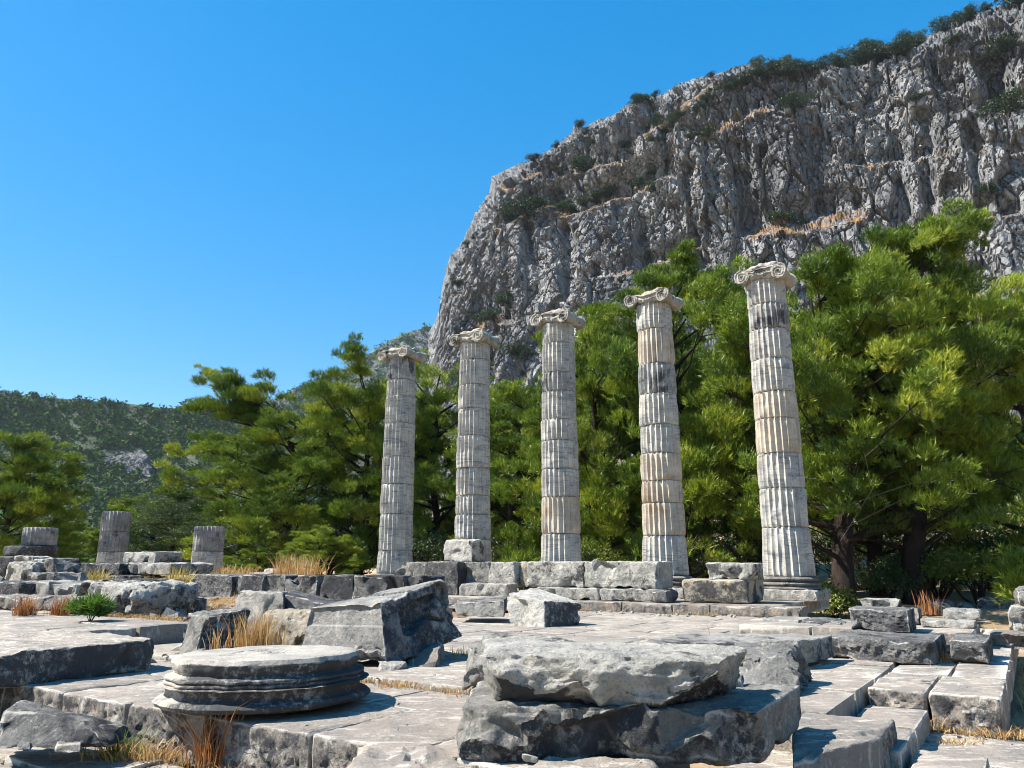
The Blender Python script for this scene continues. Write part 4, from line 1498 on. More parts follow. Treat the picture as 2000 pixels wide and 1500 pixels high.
# ---------------------------------------------------------------- columns
def drum_mesh(r0, r1, z0, z1, seed, nf=24, sub=6, nv=8, depth=.085, chip=.04):
    n = nf * sub
    th = np.linspace(0, 2 * math.pi, n, endpoint=False)
    ph = ((np.arange(n) % sub) / sub) * 2 - 1            # -1 at the arris
    prof = np.where(np.abs(ph) > .80, 0, np.sqrt(np.clip(1 - (ph / .95) ** 2, 0, 1)))
    e = .012
    hh = z1 - z0
    zs = np.concatenate([[z0, z0 + e], np.linspace(z0 + .06, z1 - .06, nv), [z1 - e, z1]])
    T, Zz = np.meshgrid(th, zs)
    PR = np.broadcast_to(prof, T.shape)
    f = (Zz - z0) / hh
    R = r0 + (r1 - r0) * f
    base = np.stack([np.cos(T) * R, np.sin(T) * R, Zz], -1).reshape(-1, 3)
    so = seed * 5.17
    w = fbm(base * 1.9 + so, 3).reshape(T.shape)
    wear = np.clip(.45 + w, 0, 1)
    ar = (1 - PR) * (chip * .5 * wear + .02 * np.clip(fbm(base * (6, 6, 3) + so + 4, 3).reshape(T.shape), 0, 1))
    fl = depth * PR * (1 - .45 * np.clip(w * 1.3, 0, 1))
    de = np.minimum(Zz - z0, z1 - Zz)
    ed = np.exp(-de / .05) * (.012 + chip * 1.6 * np.clip(fbm(base * (3.5, 3.5, .5) + so + 8, 3).reshape(T.shape) + .05, 0, 1))
    rr_ = R - fl - ar - ed - np.where(de < 1e-6, .02, 0)
    V = np.stack([np.cos(T) * rr_, np.sin(T) * rr_, Zz], -1).reshape(-1, 3)
    m = len(zs)
    k = np.arange(n)
    F = [np.stack([i * n + k, i * n + (k + 1) % n, (i + 1) * n + (k + 1) % n, (i + 1) * n + k], -1) for i in range(m - 1)]
    # caps as fans of quads towards the centre
    V = np.concatenate([V, [[0, 0, z0], [0, 0, z1]]])
    c0, c1 = m * n, m * n + 1
    k2 = np.arange(0, n, 2)
    F.append(np.stack([np.full(len(k2), c0), (k2 + 2) % n, (k2 + 1) % n, k2], -1))
    t = (m - 1) * n
    F.append(np.stack([np.full(len(k2), c1), t + k2, t + (k2 + 1) % n, t + (k2 + 2) % n], -1))
    F = np.concatenate(F)
    TRIS[0] += len(F) * 2
    return V, F


def capital_mesh(seed, wearf=1.0):
    r = np.random.RandomState(seed)
    parts = []
    # axes: x along the colonnade, y out of the back, z up; volute eyes at x=+-.58, z=.13
    ex, ez, rv = .60, .15, .25
    for sx in (-1, 1):
        # bolster, pinched in the middle
        ys = np.linspace(-.62, .62, 25)
        rad = .155 + .085 * np.abs(ys / .62) ** 1.7 + .012 * np.cos(ys * 40)
        n = 28
        th = np.linspace(0, 2 * math.pi, n, endpoint=False)
        V = [[sx * ex, -.62, ez]]
        for y, q in zip(ys, rad):
            for t in th:
                V.append([sx * ex + q * math.cos(t), y, ez + q * math.sin(t)])
        V.append([sx * ex, .62, ez])
        F = []
        for i in range(len(ys) - 1):
            for k in range(n):
                a, b = 1 + i * n + k, 1 + i * n + (k + 1) % n
                F.append((a, b, b + n, a + n))
        for k in range(0, n, 2):
            F.append((0, 1 + (k + 2) % n, 1 + (k + 1) % n, 1 + k))
            b0 = 1 + (len(ys) - 1) * n
            F.append((len(V) - 1, b0 + k, b0 + (k + 1) % n, b0 + (k + 2) % n))
        parts.append((np.array(V), np.array(F)))
        # spiral ridge on both ends
        for sy in (-1, 1):
            pts, rd = [], []
            for i in range(70):
                f = i / 69
                a = math.pi / 2 - sx * f * 2 * math.pi * 2.6
                q = (rv - .015) * (1 - f) ** 1.05 + .02
                pts.append((sx * ex + q * math.cos(a), sy * (.625 + .01 * f), ez + q * math.sin(a)))
                rd.append(.026 * (1 - .45 * f))
            parts.append(tube(pts, rd, 6))
            pts = [(sx * ex, sy * .60, ez), (sx * ex, sy * .665, ez)]
            parts.append(tube(pts, [.035, .03], 8))
    # cushion between the volutes
    C = [(-.62, -.56, .14), (.62, -.56, .14), (.62, .56, .14), (-.62, .56, .14), (-.62, -.56, .39), (.62, -.56, .39), (.62, .56, .39), (-.62, .56, .39)]
    V, F = block_mesh(C, res=.06, r=.03, rough=.02, chips=3, seed=seed)
    V[:, 2] -= .07 * (1 - np.clip(np.abs(V[:, 0]) / .6, 0, 1) ** 2)
    parts.append((V, F))
    for sy in (-1, 1):
        for z0, dip, rr_ in ((.385, .085, .028), (.20, .06, .024)):
            pts = [(x, sy * .585, z0 - dip * (1 - (x / .6) ** 2)) for x in np.linspace(-.6, .6, 17)]
            parts.append(tube(pts, [rr_] * 17, 6))
    # echinus with eggs
    prof = dense([(.05, .0), (.54, .0), (.60, .04), (.63, .10), (.60, .16), (.4, .18), (.05, .18)], .04)
    V, F = lathe(prof, 72, .012, seed)
    th = np.arctan2(V[:, 1], V[:, 0])
    rad = np.hypot(V[:, 0], V[:, 1])
    k = 1 + .05 * np.cos(th * 18) * (rad > .5)
    V[:, :2] *= k[:, None]
    parts.append((V, F))
    # eroded abacus
    C = [(-.56, -.50, .34), (.56, -.50, .34), (.56, .56, .34), (-.56, .56, .34), (-.50, -.40, .46), (.50, -.44, .52), (.54, .54, .50), (-.54, .52, .44)]
    parts.append(block_mesh(C, res=.06, r=.06, rough=.05, fac=.05, chips=5, seed=seed + 7))
    V, F = join(parts)
    so = seed * 2.9
    d = .014 * np.stack([fbm(V * 6 + so, 3), fbm(V * 6 + so + 30, 3), fbm(V * 6 + so + 60, 3)], -1) * wearf
    d += .05 * np.stack([pn(V * 1.7 + so), pn(V * 1.7 + so + 11), pn(V * 1.7 + so + 22)], -1) * wearf * np.array([.4, .4, 1])
    return V + d, F


def ring_base(r, seed, h=.33):
    f = r / .645
    prof = [(.05, 0), (.80 * f, 0), (.83 * f, .03), (.80 * f, .06), (.74 * f, .09), (.80 * f, .12), (.81 * f, .15), (.76 * f, .18), (.70 * f, .20), (.76 * f, .23), (.78 * f, .27), (.74 * f, .31), (.66 * f, .33), (.05, .33)]
    return lathe(dense(prof, .03), 72, .014, seed)


COLS = [
    ('farthest column of the five, its capital against the pines', [1128, 1075, 1005, 947, 894, 829, 776, 745, 702], 767, 'GGWGGGGD'),
    ('second column from the far end, rising behind the small white block', [1128, 1054, 1006, 969, 916, 854, 801, 755, 706, 672], 921, 'WWGGGGGGG'),
    ('middle column of the five, with rust stains below its capital', [1128, 1043, 972, 918, 863, 822, 768, 731, 674, 635], 1093, 'GWGWWGDWG'),
    ('second nearest column, with an orange stained drum high up', [1128, 1047, 984, 941, 888, 833, 773, 715, 648, 598], 1298, 'GWWWGGDHG'),
    ('nearest and tallest-looking column, with a black streaked drum below its capital', [1126, 1031, 955, 888, 821, 770, 706, 648, 600, 552], 1540, 'GGWWWGGKW'),
]
rng = np.random.RandomState(11)
ANG = math.atan2(AY, AX)
for ci, (lb, ys, pxb, kinds) in enumerate(COLS):
    k = 4 - ci
    s, t = -5.47 - 3.53 * k, 22.0
    bx, by, _ = st(s, t)
    root = empty('ionic_column', (bx, by, .71), lb, 'column', 'ionic columns of the temple')
    # square plinth and moulded base
    C = box_st(s - .86, s + .86, t - .86, t + .86, .713, .985)
    B('plinth', None, C, 'lichen', parent=root, res=.07, r=.03, fac=.03, chips=6)
    V, F = ring_base(.645, ci + 3)
    add('base', V + np.array([bx, by, .985]), F, M['grey'], root, sharp=40)
    zb = 1.315
    zt_all = []
    for y in ys[1:]:
        a, f, u = ray(pxb, y)
        zt_all.append(E + u / f * by)
    ztop = zt_all[-1]

    def Rz(z):
        f = (z - 1.315) / (ztop - 1.315)
        return .648 - .095 * f ** 1.35 + (.05 * math.exp(-(z - 1.315) / .12))
    z0 = zb
    rot = rng.rand()
    for di, z1 in enumerate(zt_all):
        kd = kinds[di]
        m = {'G': 'shaft', 'W': rng.choice(['shaft', 'shaftwarm']), 'H': 'shaftwarm', 'D': 'shaftdark', 'K': 'shaftdark'}[kd]
        jr = 1 + rng.normal() * .008
        V, F = drum_mesh(Rz(z0) * jr, Rz(z1) * jr, z0 + .004, z1 - .004, ci * 20 + di)
        a = rot + rng.normal() * .02
        ca, sa = math.cos(a), math.sin(a)
        V = np.stack([V[:, 0] * ca - V[:, 1] * sa, V[:, 0] * sa + V[:, 1] * ca, V[:, 2]], -1)
        V += np.array([bx + rng.normal() * .008, by + rng.normal() * .008, 0])
        add('drum', V, F, M[m], root, sharp=50)
        z0 = z1
    V, F = capital_mesh(ci + 40, 1.7)
    V *= (.90, .92, .90)
    ca, sa = math.cos(ANG), math.sin(ANG)
    V = np.stack([V[:, 0] * ca - V[:, 1] * sa, V[:, 0] * sa + V[:, 1] * ca, V[:, 2]], -1)
    add('capital', V + np.array([bx, by, z0 - .02]), F, M['capital'], root, sharp=45)


def stump(label, px, ys, Y, r, kinds, extra=None):
    a, f, u = ray(px, ys[0])
    X = a * Y / f
    zs = [E + ray(px, y)[2] / ray(px, y)[1] * Y for y in ys]
    root = empty('column_stump', (X, Y, zs[0]), label, 'column stump', 'broken column stumps')
    for i in range(len(zs) - 1):
        rj = r * (1 + .02 * rng.normal())
        V, F = drum_mesh(rj, rj * .985, zs[i] + .005, zs[i + 1] - .005, 200 + int(px) + i, chip=.05)
        add('drum', V + np.array([X, Y, 0]), F, M[kinds[i]], root, sharp=50)
    if extra:
        for j, (ya, yb, rr_) in enumerate(extra):
            za, zb_ = [E + ray(px, y)[2] / ray(px, y)[1] * Y for y in (ya, yb)]
            h = zb_ - za
            V, F = lathe(dense([(.05, 0), (rr_ * .96, 0), (rr_, .05), (rr_, h - .06), (rr_ * .95, h - .008), (.05, h - .008)], .06), 72, .03, j + 60)
            add('base_disc', V + np.array([X - .25 * (j + 1), Y, za]), F, M['dark'], root, sharp=40)
    return root


stump('squat stump of one fluted drum on two dark discs', 76, [1066, 1031], 31.0, .64, ['stump'], extra=[(1086, 1066.5, .93), (1125, 1086.5, 1.05)])
stump('tallest broken stump of three fluted drums', 217, [1102, 1078, 1038, 1000], 37.0, .66, ['shaft', 'stump', 'stump'])
stump('two-drum stump standing among dry grass, its upper drum blackened', 400, [1140, 1077, 1029], 32.0, .62, ['shaft', 'stump'])

# ---------------------------------------------------------------- pines and bushes
def G(px, py_unused, Y):
    a, f, u = ray(px, 1120)
    X = a * Y / f
    return (X, Y, float(ground_h(np.array([X]), np.array([Y]))[0]))


def topz(px, py, Y):
    a, f, u = ray(px, py)
    return E + u * Y / f


PG = 'pines behind the colonnade'
PINES = [
    # label, px base, Y, top px y, R, seed, mat, kwargs
    ('leaning pine with a ragged tip overhanging to the left, beyond the two-drum stump', 560, 42, 785, 5.8, 1, 'pine', dict(dead=4, extra=[(onY(402, 735, 41.2), .75), (onY(428, 752, 41.2), .9), (onY(455, 765, 41.2), 1.0), (onY(500, 765, 41.4), 1.1), (onY(395, 718, 41.0), .45), (onY(470, 790, 41.2), 1.2), (onY(420, 800, 41.2), 1.1), (onY(380, 870, 41.2), 1.0), (onY(350, 910, 41.0), .9), (onY(330, 930, 41.0), .8)])),
    ('tall pine with a spiky top, just left of the farthest column', 705, 41, 730, 4.6, 2, 'pine', dict(extra=[(onY(692, 668, 37), .6), (onY(700, 690, 37), .9), (onY(660, 770, 37), 1.1), (onY(632, 775, 36), 1.0)])),
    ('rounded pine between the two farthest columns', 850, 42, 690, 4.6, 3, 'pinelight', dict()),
    ('lower dense pine between the second and middle columns', 1010, 38, 770, 4.6, 4, 'pine', dict()),
    ('pine rising behind the middle column', 1165, 34, 610, 4.4, 5, 'pine', dict(extra=[(onY(1150, 612, 33.5), .8)])),
    ('tall pine with twin tips between the two nearest columns', 1330, 32, 530, 5.0, 6, 'pine', dict(extra=[(onY(1305, 512, 31), .8), (onY(1352, 510, 31), .8), (onY(1275, 560, 31), .9), (onY(1400, 560, 31), 1.0), (onY(1240, 625, 31), 1.0)], dead=3)),
    ('large dark-hearted pine right of the nearest column', 1642, 27.0, 520, 4.8, 7, 'pine', dict(dead=4, extra=[(onY(1600, 520, 26), .8), (onY(1700, 500, 26), .9), (onY(1745, 480, 26), .8)])),
    ('tallest pine with a crest swept to the right', 1785, 28.5, 480, 5.2, 8, 'pine', dict(dead=4, extra=[(onY(1800, 470, 27), 1.0), (onY(1850, 452, 27), .9), (onY(1890, 440, 27), .7), (onY(1915, 432, 27), .5), (onY(1860, 490, 27), 1.0), (onY(1760, 465, 27), .8)])),
    ('light green pine at the right edge', 2030, 30, 520, 5.0, 9, 'pinelight', dict()),
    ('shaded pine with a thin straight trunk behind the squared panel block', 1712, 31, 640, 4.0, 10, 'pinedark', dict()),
    ('dark pine cut off by the left edge', -10, 42, 840, 4.0, 12, 'pine', dict(rot=1.0, extra=[(onY(70, 900, 41), 1.0), (onY(95, 925, 41), .8), (onY(40, 870, 41), 1.0), (onY(20, 960, 40.5), 1.3), (onY(75, 985, 40.5), 1.2)], )),
    ('pale low pine between the squat stump and the tallest stump', 130, 50, 1010, 3.2, 13, 'pinelight', dict()),
    ('small rounded pine behind the tallest stump', 290, 50, 955, 3.6, 14, 'pine', dict()),
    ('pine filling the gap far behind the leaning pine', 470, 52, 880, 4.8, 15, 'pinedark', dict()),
    ('bushy young pine at the foot of the leaning pine', 620, 36, 1010, 1.9, 16, 'pinelight', dict()),
    ('young pine before the trunks, left of the farthest column', 500, 36.5, 1050, 1.5, 17, 'pine', dict()),
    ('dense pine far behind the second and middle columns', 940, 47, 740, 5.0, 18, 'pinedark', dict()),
    ('dense pine far behind the two nearest columns', 1470, 42, 600, 5.6, 19, 'pine', dict()),
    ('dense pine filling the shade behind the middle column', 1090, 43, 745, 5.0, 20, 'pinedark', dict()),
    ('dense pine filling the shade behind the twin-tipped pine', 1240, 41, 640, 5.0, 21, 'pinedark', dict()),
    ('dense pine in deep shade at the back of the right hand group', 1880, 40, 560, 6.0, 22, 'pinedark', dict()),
]
for lb, px, Y, pyt, R_, sd, mt, kw in PINES:
    base = G(px, 0, Y)
    H = topz(px, pyt, Y) - base[2]
    tree('pine_tree', lb, base, H, R_, sd, M[mt], group=PG, cat='pine tree', proto=(5 if sd in (7, 8, 10, 22) else (1, 2, 3)[sd % 3]), **(dict(zlow=.24, tr=.3) if sd in (7, 8, 10, 22) else {}), **kw)
base = G(330, 0, 44)
tree('olive_tree', 'grey green olive tree with a crooked dark trunk, between two stumps', base, topz(310, 965, 44) - base[2], 3.2, 31, M['olive'], proto=9, ncl=90, per=90, zlow=.18, sc=.22, T=LEAF, cat='olive tree', rcl=(.6, 1.0))
BUSHES = [
    ('yellow green bush in the sun behind the shaded rocks', 1905, 27.5, 3.0, 1.9, 'bushlight', 900),
    ('bright pine-like bush at the right edge above the boulder', 1995, 22.5, 1.8, 2.2, 'pinelight', 700),
    ('olive coloured scrub bush in the half shade of the pines', 1830, 29.5, 2.6, 1.9, 'olive', 800),
    ('dark scrub bush between two pine trunks', 1735, 29, 2.4, 1.6, 'olive', 700),
    ('sunlit green bush just right of the nearest column base', 1622, 25.2, 1.3, 1.1, 'bushlight', 400),
    ('rounded green bush between the middle column and the second nearest column', 1175, 30, 2.2, 1.9, 'bushlight', 700),
    ('low green bush left of the middle column', 1020, 30.5, 1.8, 1.5, 'pinelight', 600),
    ('small green bush beside the second nearest column base', 1362, 25.8, 1.0, .9, 'bushlight', 350),
]
BUSHES += [
    ('broad dark thicket behind the trunks of the right hand pines', 1690, 36, 6.5, 3.4, 'olive', 1500),
    ('deep green thicket in shade behind the thin straight trunk', 1800, 37, 6.5, 3.6, 'olive', 1500),
    ('shaded thicket between the two nearest columns', 1430, 33, 5.5, 3.0, 'olive', 1300),
    ('shaded thicket low between the middle and second columns', 1000, 36, 5.0, 2.6, 'olive', 1100),
    ('shaded thicket behind the taller wall, left of the second column', 840, 38, 5.0, 2.6, 'olive', 1100),
    ('dark thicket behind the long low wall', 640, 41, 6.0, 2.6, 'olive', 1100),
    ('tall scrub at the foot of the light green pine', 1935, 33, 4.5, 3.0, 'olive', 1100),
]
for i, (lb, px, Y, W, H, mt, n) in enumerate(BUSHES):
    bush('bush', lb, G(px, 0, Y), W, H, 50 + i, M[mt], n=n, sc=.22, T=NEED2 if mt == 'pinelight' else LEAF, cat='bush')
c = onz(176, 1214, .755)
bush('bush', 'small bright green bush at the foot of the big dark boulder', c, .50, .30, 70, M['grngrass'], n=420, sc=.13, T=NEED2, cat='bush', lobes=7)

# ---------------------------------------------------------------- shrubs on the cliff
SH3 = []
for k in range(4):
    r = np.random.RandomState(80 + k)
    Ps, Ds, Ts = [], [], []
    for i in range(8):
        cc = np.array([r.normal() * .36, r.normal() * .3, .42 + .16 * r.normal()])
        p, d = clump_points(cc, .34 + .16 * r.rand(), 60, r)
        Ps.append(p); Ds.append(d); Ts.append(np.clip(r.rand() * .7 + r.normal(size=60) * .15, 0, 1))
    P = np.concatenate(Ps)
    P[:, 2] = np.maximum(P[:, 2], .02)
    V, F, tt = sprays(LEAF, P, np.concatenate(Ds), .16 * (.7 + .6 * r.rand(len(P))), np.concatenate(Ts), r)
    fol = mesh_data('foliage', V, F, [M['shrub']], smooth=False, tint=tt)
    tv, tf = join([tube([(0, 0, -.25), (.03, 0, .2), (r.normal() * .15, r.normal() * .15, .5)], [.06, .05, .02], 5) for _ in range(3)])
    SH3.append((fol, mesh_data('stem', tv, tf, [M['bark']])))

GS = 'shrubs growing on the cliff'
def cshrub(px, py, wpx, label, k, hf=.8):
    loc = hit_cliff(px, py)
    if loc is None:
        # on the skyline: step down until rock is met
        for q in range(1, 30):
            loc = hit_cliff(px, py + q * 3)
            if loc is not None: break
    if loc is None: return
    a, f, u = ray(px, py)
    W = wpx / 1500. * (loc.y / f) * 1500
    o = empty('cliff_shrub', loc - Vector((0, 0, W * .15)), label, 'shrub', GS)
    fol, stem = SH3[k % 4]
    for nm, me in (('foliage', fol), ('stem', stem)):
        c = bpy.data.objects.new(nm, me)
        col.objects.link(c)
        c.parent = o
    o.rotation_euler.z = k * 1.3
    o.scale = (W * .78, W * .78, W * hf * .95)


CS = [
    (1028, 422, 62, 'wide dark shrub on the lowest left ledge of the cliff'), (1000, 428, 34, 'smaller shrub at the left end of the lowest ledge'),
    (1138, 335, 44, 'rounded shrub high on the left shoulder of the cliff, over an orange patch'), (1090, 334, 18, 'small shrub left of the rounded shrub on the left shoulder'),
    (1165, 398, 36, 'largest shrub in the row on the middle left ledge'), (1190, 385, 30, 'right end shrub of the row on the middle left ledge'), (1140, 400, 26, 'shrub second from the left end of the middle left ledge row'), (1100, 408, 28, 'left end shrub of the row on the middle left ledge'), (1122, 416, 22, 'small shrub just below the middle left ledge row'),
    (1278, 346, 34, 'upper shrub of the pair above the broad orange patch'), (1280, 372, 28, 'lower shrub of the pair on the broad orange patch'), (1248, 362, 22, 'small shrub left of the pair above the broad orange patch'), (1235, 365, 18, 'smallest shrub at the left end of the broad orange patch'),
    (1300, 262, 30, 'shrub in the upper gully chain below its midway shrub'), (1318, 240, 30, 'shrub in the chain climbing the upper gully, midway'), (1290, 240, 26, 'shrub left of the midway shrub in the upper gully chain'), (1270, 250, 22, 'leftmost shrub in the upper gully chain'), (1275, 275, 22, 'lowest shrub of the upper gully chain'), (1220, 288, 20, 'lone small shrub left of the upper gully chain'),
    (1376, 276, 38, 'round shrub standing alone below the upper gully'), (1348, 272, 16, 'tiny shrub left of the lone round shrub below the gully'), (1360, 215, 26, 'shrub right of the midway shrub, climbing the upper gully'), (1400, 190, 28, 'shrub in the upper part of the gully chain'), (1378, 200, 22, 'small shrub squeezed between two larger ones in the upper gully'), (1425, 178, 30, 'shrub near the top of the gully chain'), (1450, 165, 30, 'topmost shrub of the gully chain, joining the green belt'),
    (1547, 212, 44, 'solitary round shrub high in the middle of the grey face'), (1527, 434, 42, 'solitary round shrub on the long orange ledge above the pines'),
    (1300, 324, 16, 'tiny shrub on bare rock above the pair on the orange patch'), (1160, 280, 16, 'lower of two tiny shrubs high on the left shoulder'), (1145, 262, 16, 'upper of two tiny shrubs high on the left shoulder'), (984, 590, 34, 'shrub clinging low on the left corner of the cliff'), (1215, 552, 14, 'tiny shrub just above the pine tops left of the second nearest column'),
    (1480, 150, 40, 'left end shrub of the green belt on the cliff top'), (1515, 148, 46, 'second shrub from the left in the cliff top green belt'), (1550, 146, 36, 'third shrub from the left in the cliff top green belt'), (1590, 138, 44, 'fourth shrub from the left in the cliff top green belt'), (1640, 132, 46, 'middle shrub of the cliff top green belt'), (1680, 124, 52, 'broad shrub right of the middle of the green belt'), (1715, 120, 54, 'broadest shrub of the cliff top green belt'), (1750, 108, 50, 'shrub next to last at the right end of the green belt'), (1790, 92, 46, 'bulky shrub at the top of the long green belt near the summit'),
    (1845, 62, 40, 'shrub on the bare ridge left of the summit'), (1888, 42, 40, 'shrub beside the bare summit rocks'), (1965, 102, 46, 'shrub in the dark recess below the summit'), (1940, 108, 30, 'smaller shrub left of the one in the dark recess'), (1972, 216, 56, 'wide shrub on the upper right orange ledge'), (1932, 376, 30, 'small bright shrub low on the right of the cliff'),
    (1788, 196, 20, 'small shrub at the foot of the dark overhang below the summit'), (1860, 84, 24, 'small shrub below the bare ridge near the summit'), (915, 482, 20, 'upper of two shrubs leaning out of the left cliff edge'), (893, 556, 20, 'lower of two shrubs leaning out of the left cliff edge'), (928, 466, 14, 'tiny shrub on a notch of the left cliff edge'), (1330, 228, 24, 'shrub beside the midway shrub of the gully chain, upslope'), (1395, 400, 14, 'tiny shrub left of the great vertical cleft'), (1312, 478, 14, 'tiny shrub on the lower grey face above the pines'), (1235, 700, 20, 'shrub low behind the pines near the second nearest column'), (960, 624, 34, 'shrub on the orange patch at the cliff foot'), (1005, 690, 34, 'dark shrub at the foot of the cliff between the second and middle columns'), (1030, 700, 28, 'shrub beside the dark one at the cliff foot'), (940, 626, 26, 'shrub left of the orange patch at the cliff foot'),
]
for k, (px, py, w, lb) in enumerate(CS):
    cshrub(px, py, w, lb or ('small dark shrub on the grey cliff face' if py > 160 or px < 1470 else 'dark shrub in the green belt along the cliff top'), k)
for k, (px, py, w) in enumerate([(1042, 308, 16), (1132, 240, 14), (1242, 196, 16), (1256, 194, 18), (1280, 186, 12), (1390, 136, 10), (1478, 124, 16), (1532, 122, 18), (1512, 126, 12), (1665, 112, 16), (1702, 102, 26), (1722, 98, 14), (1780, 78, 20), (1800, 72, 16), (1890, 30, 14), (1926, 16, 14), (1085, 284, 12), (1990, 8, 46)]):
    cshrub(px, py + 5, w * 1.2, 'tiny shrub silhouetted on the skyline ridge', k, 1.1)

# small dry tussocks all over the face: nobody could count them
r = np.random.RandomState(5)
idx = r.randint(0, NV * NA, 2600)
gv = G_ = None
gridP = cliff_V.reshape(hn, wn_, 3)[:NV, len(left):].reshape(-1, 3)
P = gridP[idx]
d = np.repeat(np.array([[-.3, -.5, .8]]), len(P), 0) + r.normal(size=P.shape) * .3
V, F, tt = sprays(LEAF2, P, d, .55 + .8 * r.rand(len(P)) ** 2, r.rand(len(P)), r)
M['tussock'] = leafmat('dry_tussock', (.05, .04, .02), (.12, .075, .035), (.2, .13, .06), .1)
tag(add('scrub', V, F, M['tussock'], loc=(0, 0, 0), smooth=False, tint=tt), kind='stuff')

# ---------------------------------------------------------------- woods on the far hills
def woods(name, P, n, size, seed, mat, k=26, zl=1.0, az=None, thr=-.24):
    r = np.random.RandomState(seed)
    h, w = P.shape[:2]
    cand = []
    while len(cand) < n:
        i = r.rand() * (h - 1.01)
        j = r.rand() * (w - 1.01)
        a, b = int(i), int(j)
        fi, fj = i - a, j - b
        p = P[a, b] * (1 - fi) * (1 - fj) + P[a + 1, b] * fi * (1 - fj) + P[a, b + 1] * (1 - fi) * fj + P[a + 1, b + 1] * fi * fj
        if az and not (az[0] < math.atan2(p[0], p[1]) < az[1]):
            continue
        cand.append(p)
    cand = np.array(cand)
    den = fbm(cand * (1 / 60.) + seed, 3)
    cand = cand[den > thr]
    s = size * (.5 + .9 * r.rand(len(cand)) ** 2)
    Pp = np.repeat(cand, k, 0)
    dd = r.normal(size=Pp.shape)
    dd /= np.linalg.norm(dd, axis=1)[:, None]
    dd[:, 2] = np.abs(dd[:, 2])
    sr = np.repeat(s, k)
    Pp = Pp + dd * (sr * (.55 + .4 * r.rand(len(sr))))[:, None] * np.array([1, 1, zl])
    base_t = np.repeat(r.rand(len(cand)), k)
    V, F, tt = sprays(LEAF2[:, :3], Pp, dd, sr * (.62 if k > 10 else .88), np.clip(base_t * .8 + r.normal(size=len(sr)) * .1, 0, 1), r)
    tag(add(name, V, F, mat, loc=(0, 0, 0), smooth=False, tint=tt), kind='stuff')


woods('hillside_woods', near_hill, 7000, 4.0, 21, M['hillwood'], k=9, az=(-.80, -.22), thr=-.52)
woods('mountain_woods', far_hill, 3200, 7.5, 22, M['hillwood'], k=12)
sel = near_hill[-14:, :]
woods('ridge_woods', sel, 520, 4.2, 23, M['hillwood'], k=18, zl=1.5, az=(-.72, -.34))
woods('talus_woods', np.array([[(D_ * math.sin(a_), D_ * math.cos(a_), float(ground_h(np.array([D_ * math.sin(a_)]), np.array([D_ * math.cos(a_)]))[0])) for a_ in np.linspace(-.7, .75, 40)] for D_ in np.linspace(62, 185, 16)]), 420, 2.6, 24, M['hillwood'], k=26)

# ---------------------------------------------------------------- grass
def tz(px, py, z):
    return onz(px, py, z)


TF = [
    ('tall russet grass tuft growing from the terrace foot below the moulded disc', onz(412, 1492, .13), (.06, .05), .60, 190, 'redgrass', .42, .0045),
    ('broad orange grass tuft against the curling broken block', onY(500, 1262, 9.75), (.13, .09), .52, 300, 'drygrass', .22, .005),
    ('thin grass stalks before the dark ridge block', onY(430, 1280, 9.5), (.07, .05), .42, 40, 'drygrass', .2, .005),
    ('tall yellow grass tuft right of the low pale block', ont(346, 1156, 11.4), (.14, .1), .75, 260, 'yelgrass', .25, .008),
    ('yellow green grass tuft left of the low pale block', ont(272, 1158, 11.2), (.28, .2), .5, 240, 'yelgrass', .35, .008),
    ('short yellow tuft behind the flat dark slab', ont(186, 1134, 11.6), (.15, .15), .42, 160, 'yelgrass', .35, .008),
    ('long fringe of orange grass before the two-drum stump', ont(440, 1124, 15.2), (.17, .14), .38, 200, 'drygrass', .3, .009),
    ('second clump of orange grass right of the two-drum stump', ont(474, 1124, 15.6), (.2, .2), .42, 130, 'drygrass', .3, .009),
    ('orange grass tuft beside the white low slab', ont(556, 1122, 17.0), (.2, .2), .85, 220, 'drygrass', .3, .009),
    ('thin orange tuft behind the middle of the long low wall', ont(585, 1122, 16.0), (.16, .2), .75, 120, 'drygrass', .3, .009),
    ('drooping orange tuft behind the right part of the long low wall', ont(612, 1122, 15.6), (.16, .2), .72, 110, 'drygrass', .5, .009),
    ('russet tuft before the low row, nearer the frame edge', onz(50, 1202, .757), (.07, .06), .44, 240, 'redgrass', .25, .006),
    ('russet tuft before the low row, nearer the dark boulder', onz(118, 1201, .757), (.08, .06), .42, 260, 'redgrass', .25, .006),
    ('green grass tuft under the tip of the propped broken block', onz(232, 1478, .125), (.10, .06), .26, 160, 'grngrass', .6, .004),
    ('dry orange grass at the foot of the terrace, right of the propped block', onz(275, 1482, .125), (.22, .06), .18, 320, 'drygrass', .8, .004),
    ('dry grass at the corner of the right terrace', onz(1855, 1424, .125), (.22, .05), .16, 320, 'drygrass', .7, .004),
    ('dry grass in the gap between the two step blocks', onz(1843, 1290, .455), (.12, .08), .14, 200, 'drygrass', .7, .004),
    ('orange tuft under the right end of the entablature block', onY(895, 1298, 10.2), (.10, .08), .26, 220, 'drygrass', .4, .005),
    ('thin pale stalks on the floor before the low step row', onz(1470, 1246, .51), (.45, .2), .24, 26, 'yelgrass', .4, .004),
    ('dry tuft on the lower pavement before the right terrace corner', onz(1870, 1452, .125), (.10, .04), .06, 120, 'drygrass', .9, .004),
    ('long straw lying beside the right terrace corner', onz(1985, 1440, .125), (.16, .05), .12, 160, 'drygrass', .9, .004),
    ('dry stalks beside the shaded peaked rock', ont(1815, 1200, 17.5), (.1, .1), .55, 60, 'redgrass', .15, .008),
]
for i, (lb, c, sp, h, n, mt, ln, w) in enumerate(TF):
    tuft(lb, c, sp, h, n, 300 + i, mt, group='dry grass tufts among the stones', lean=ln, w=w)

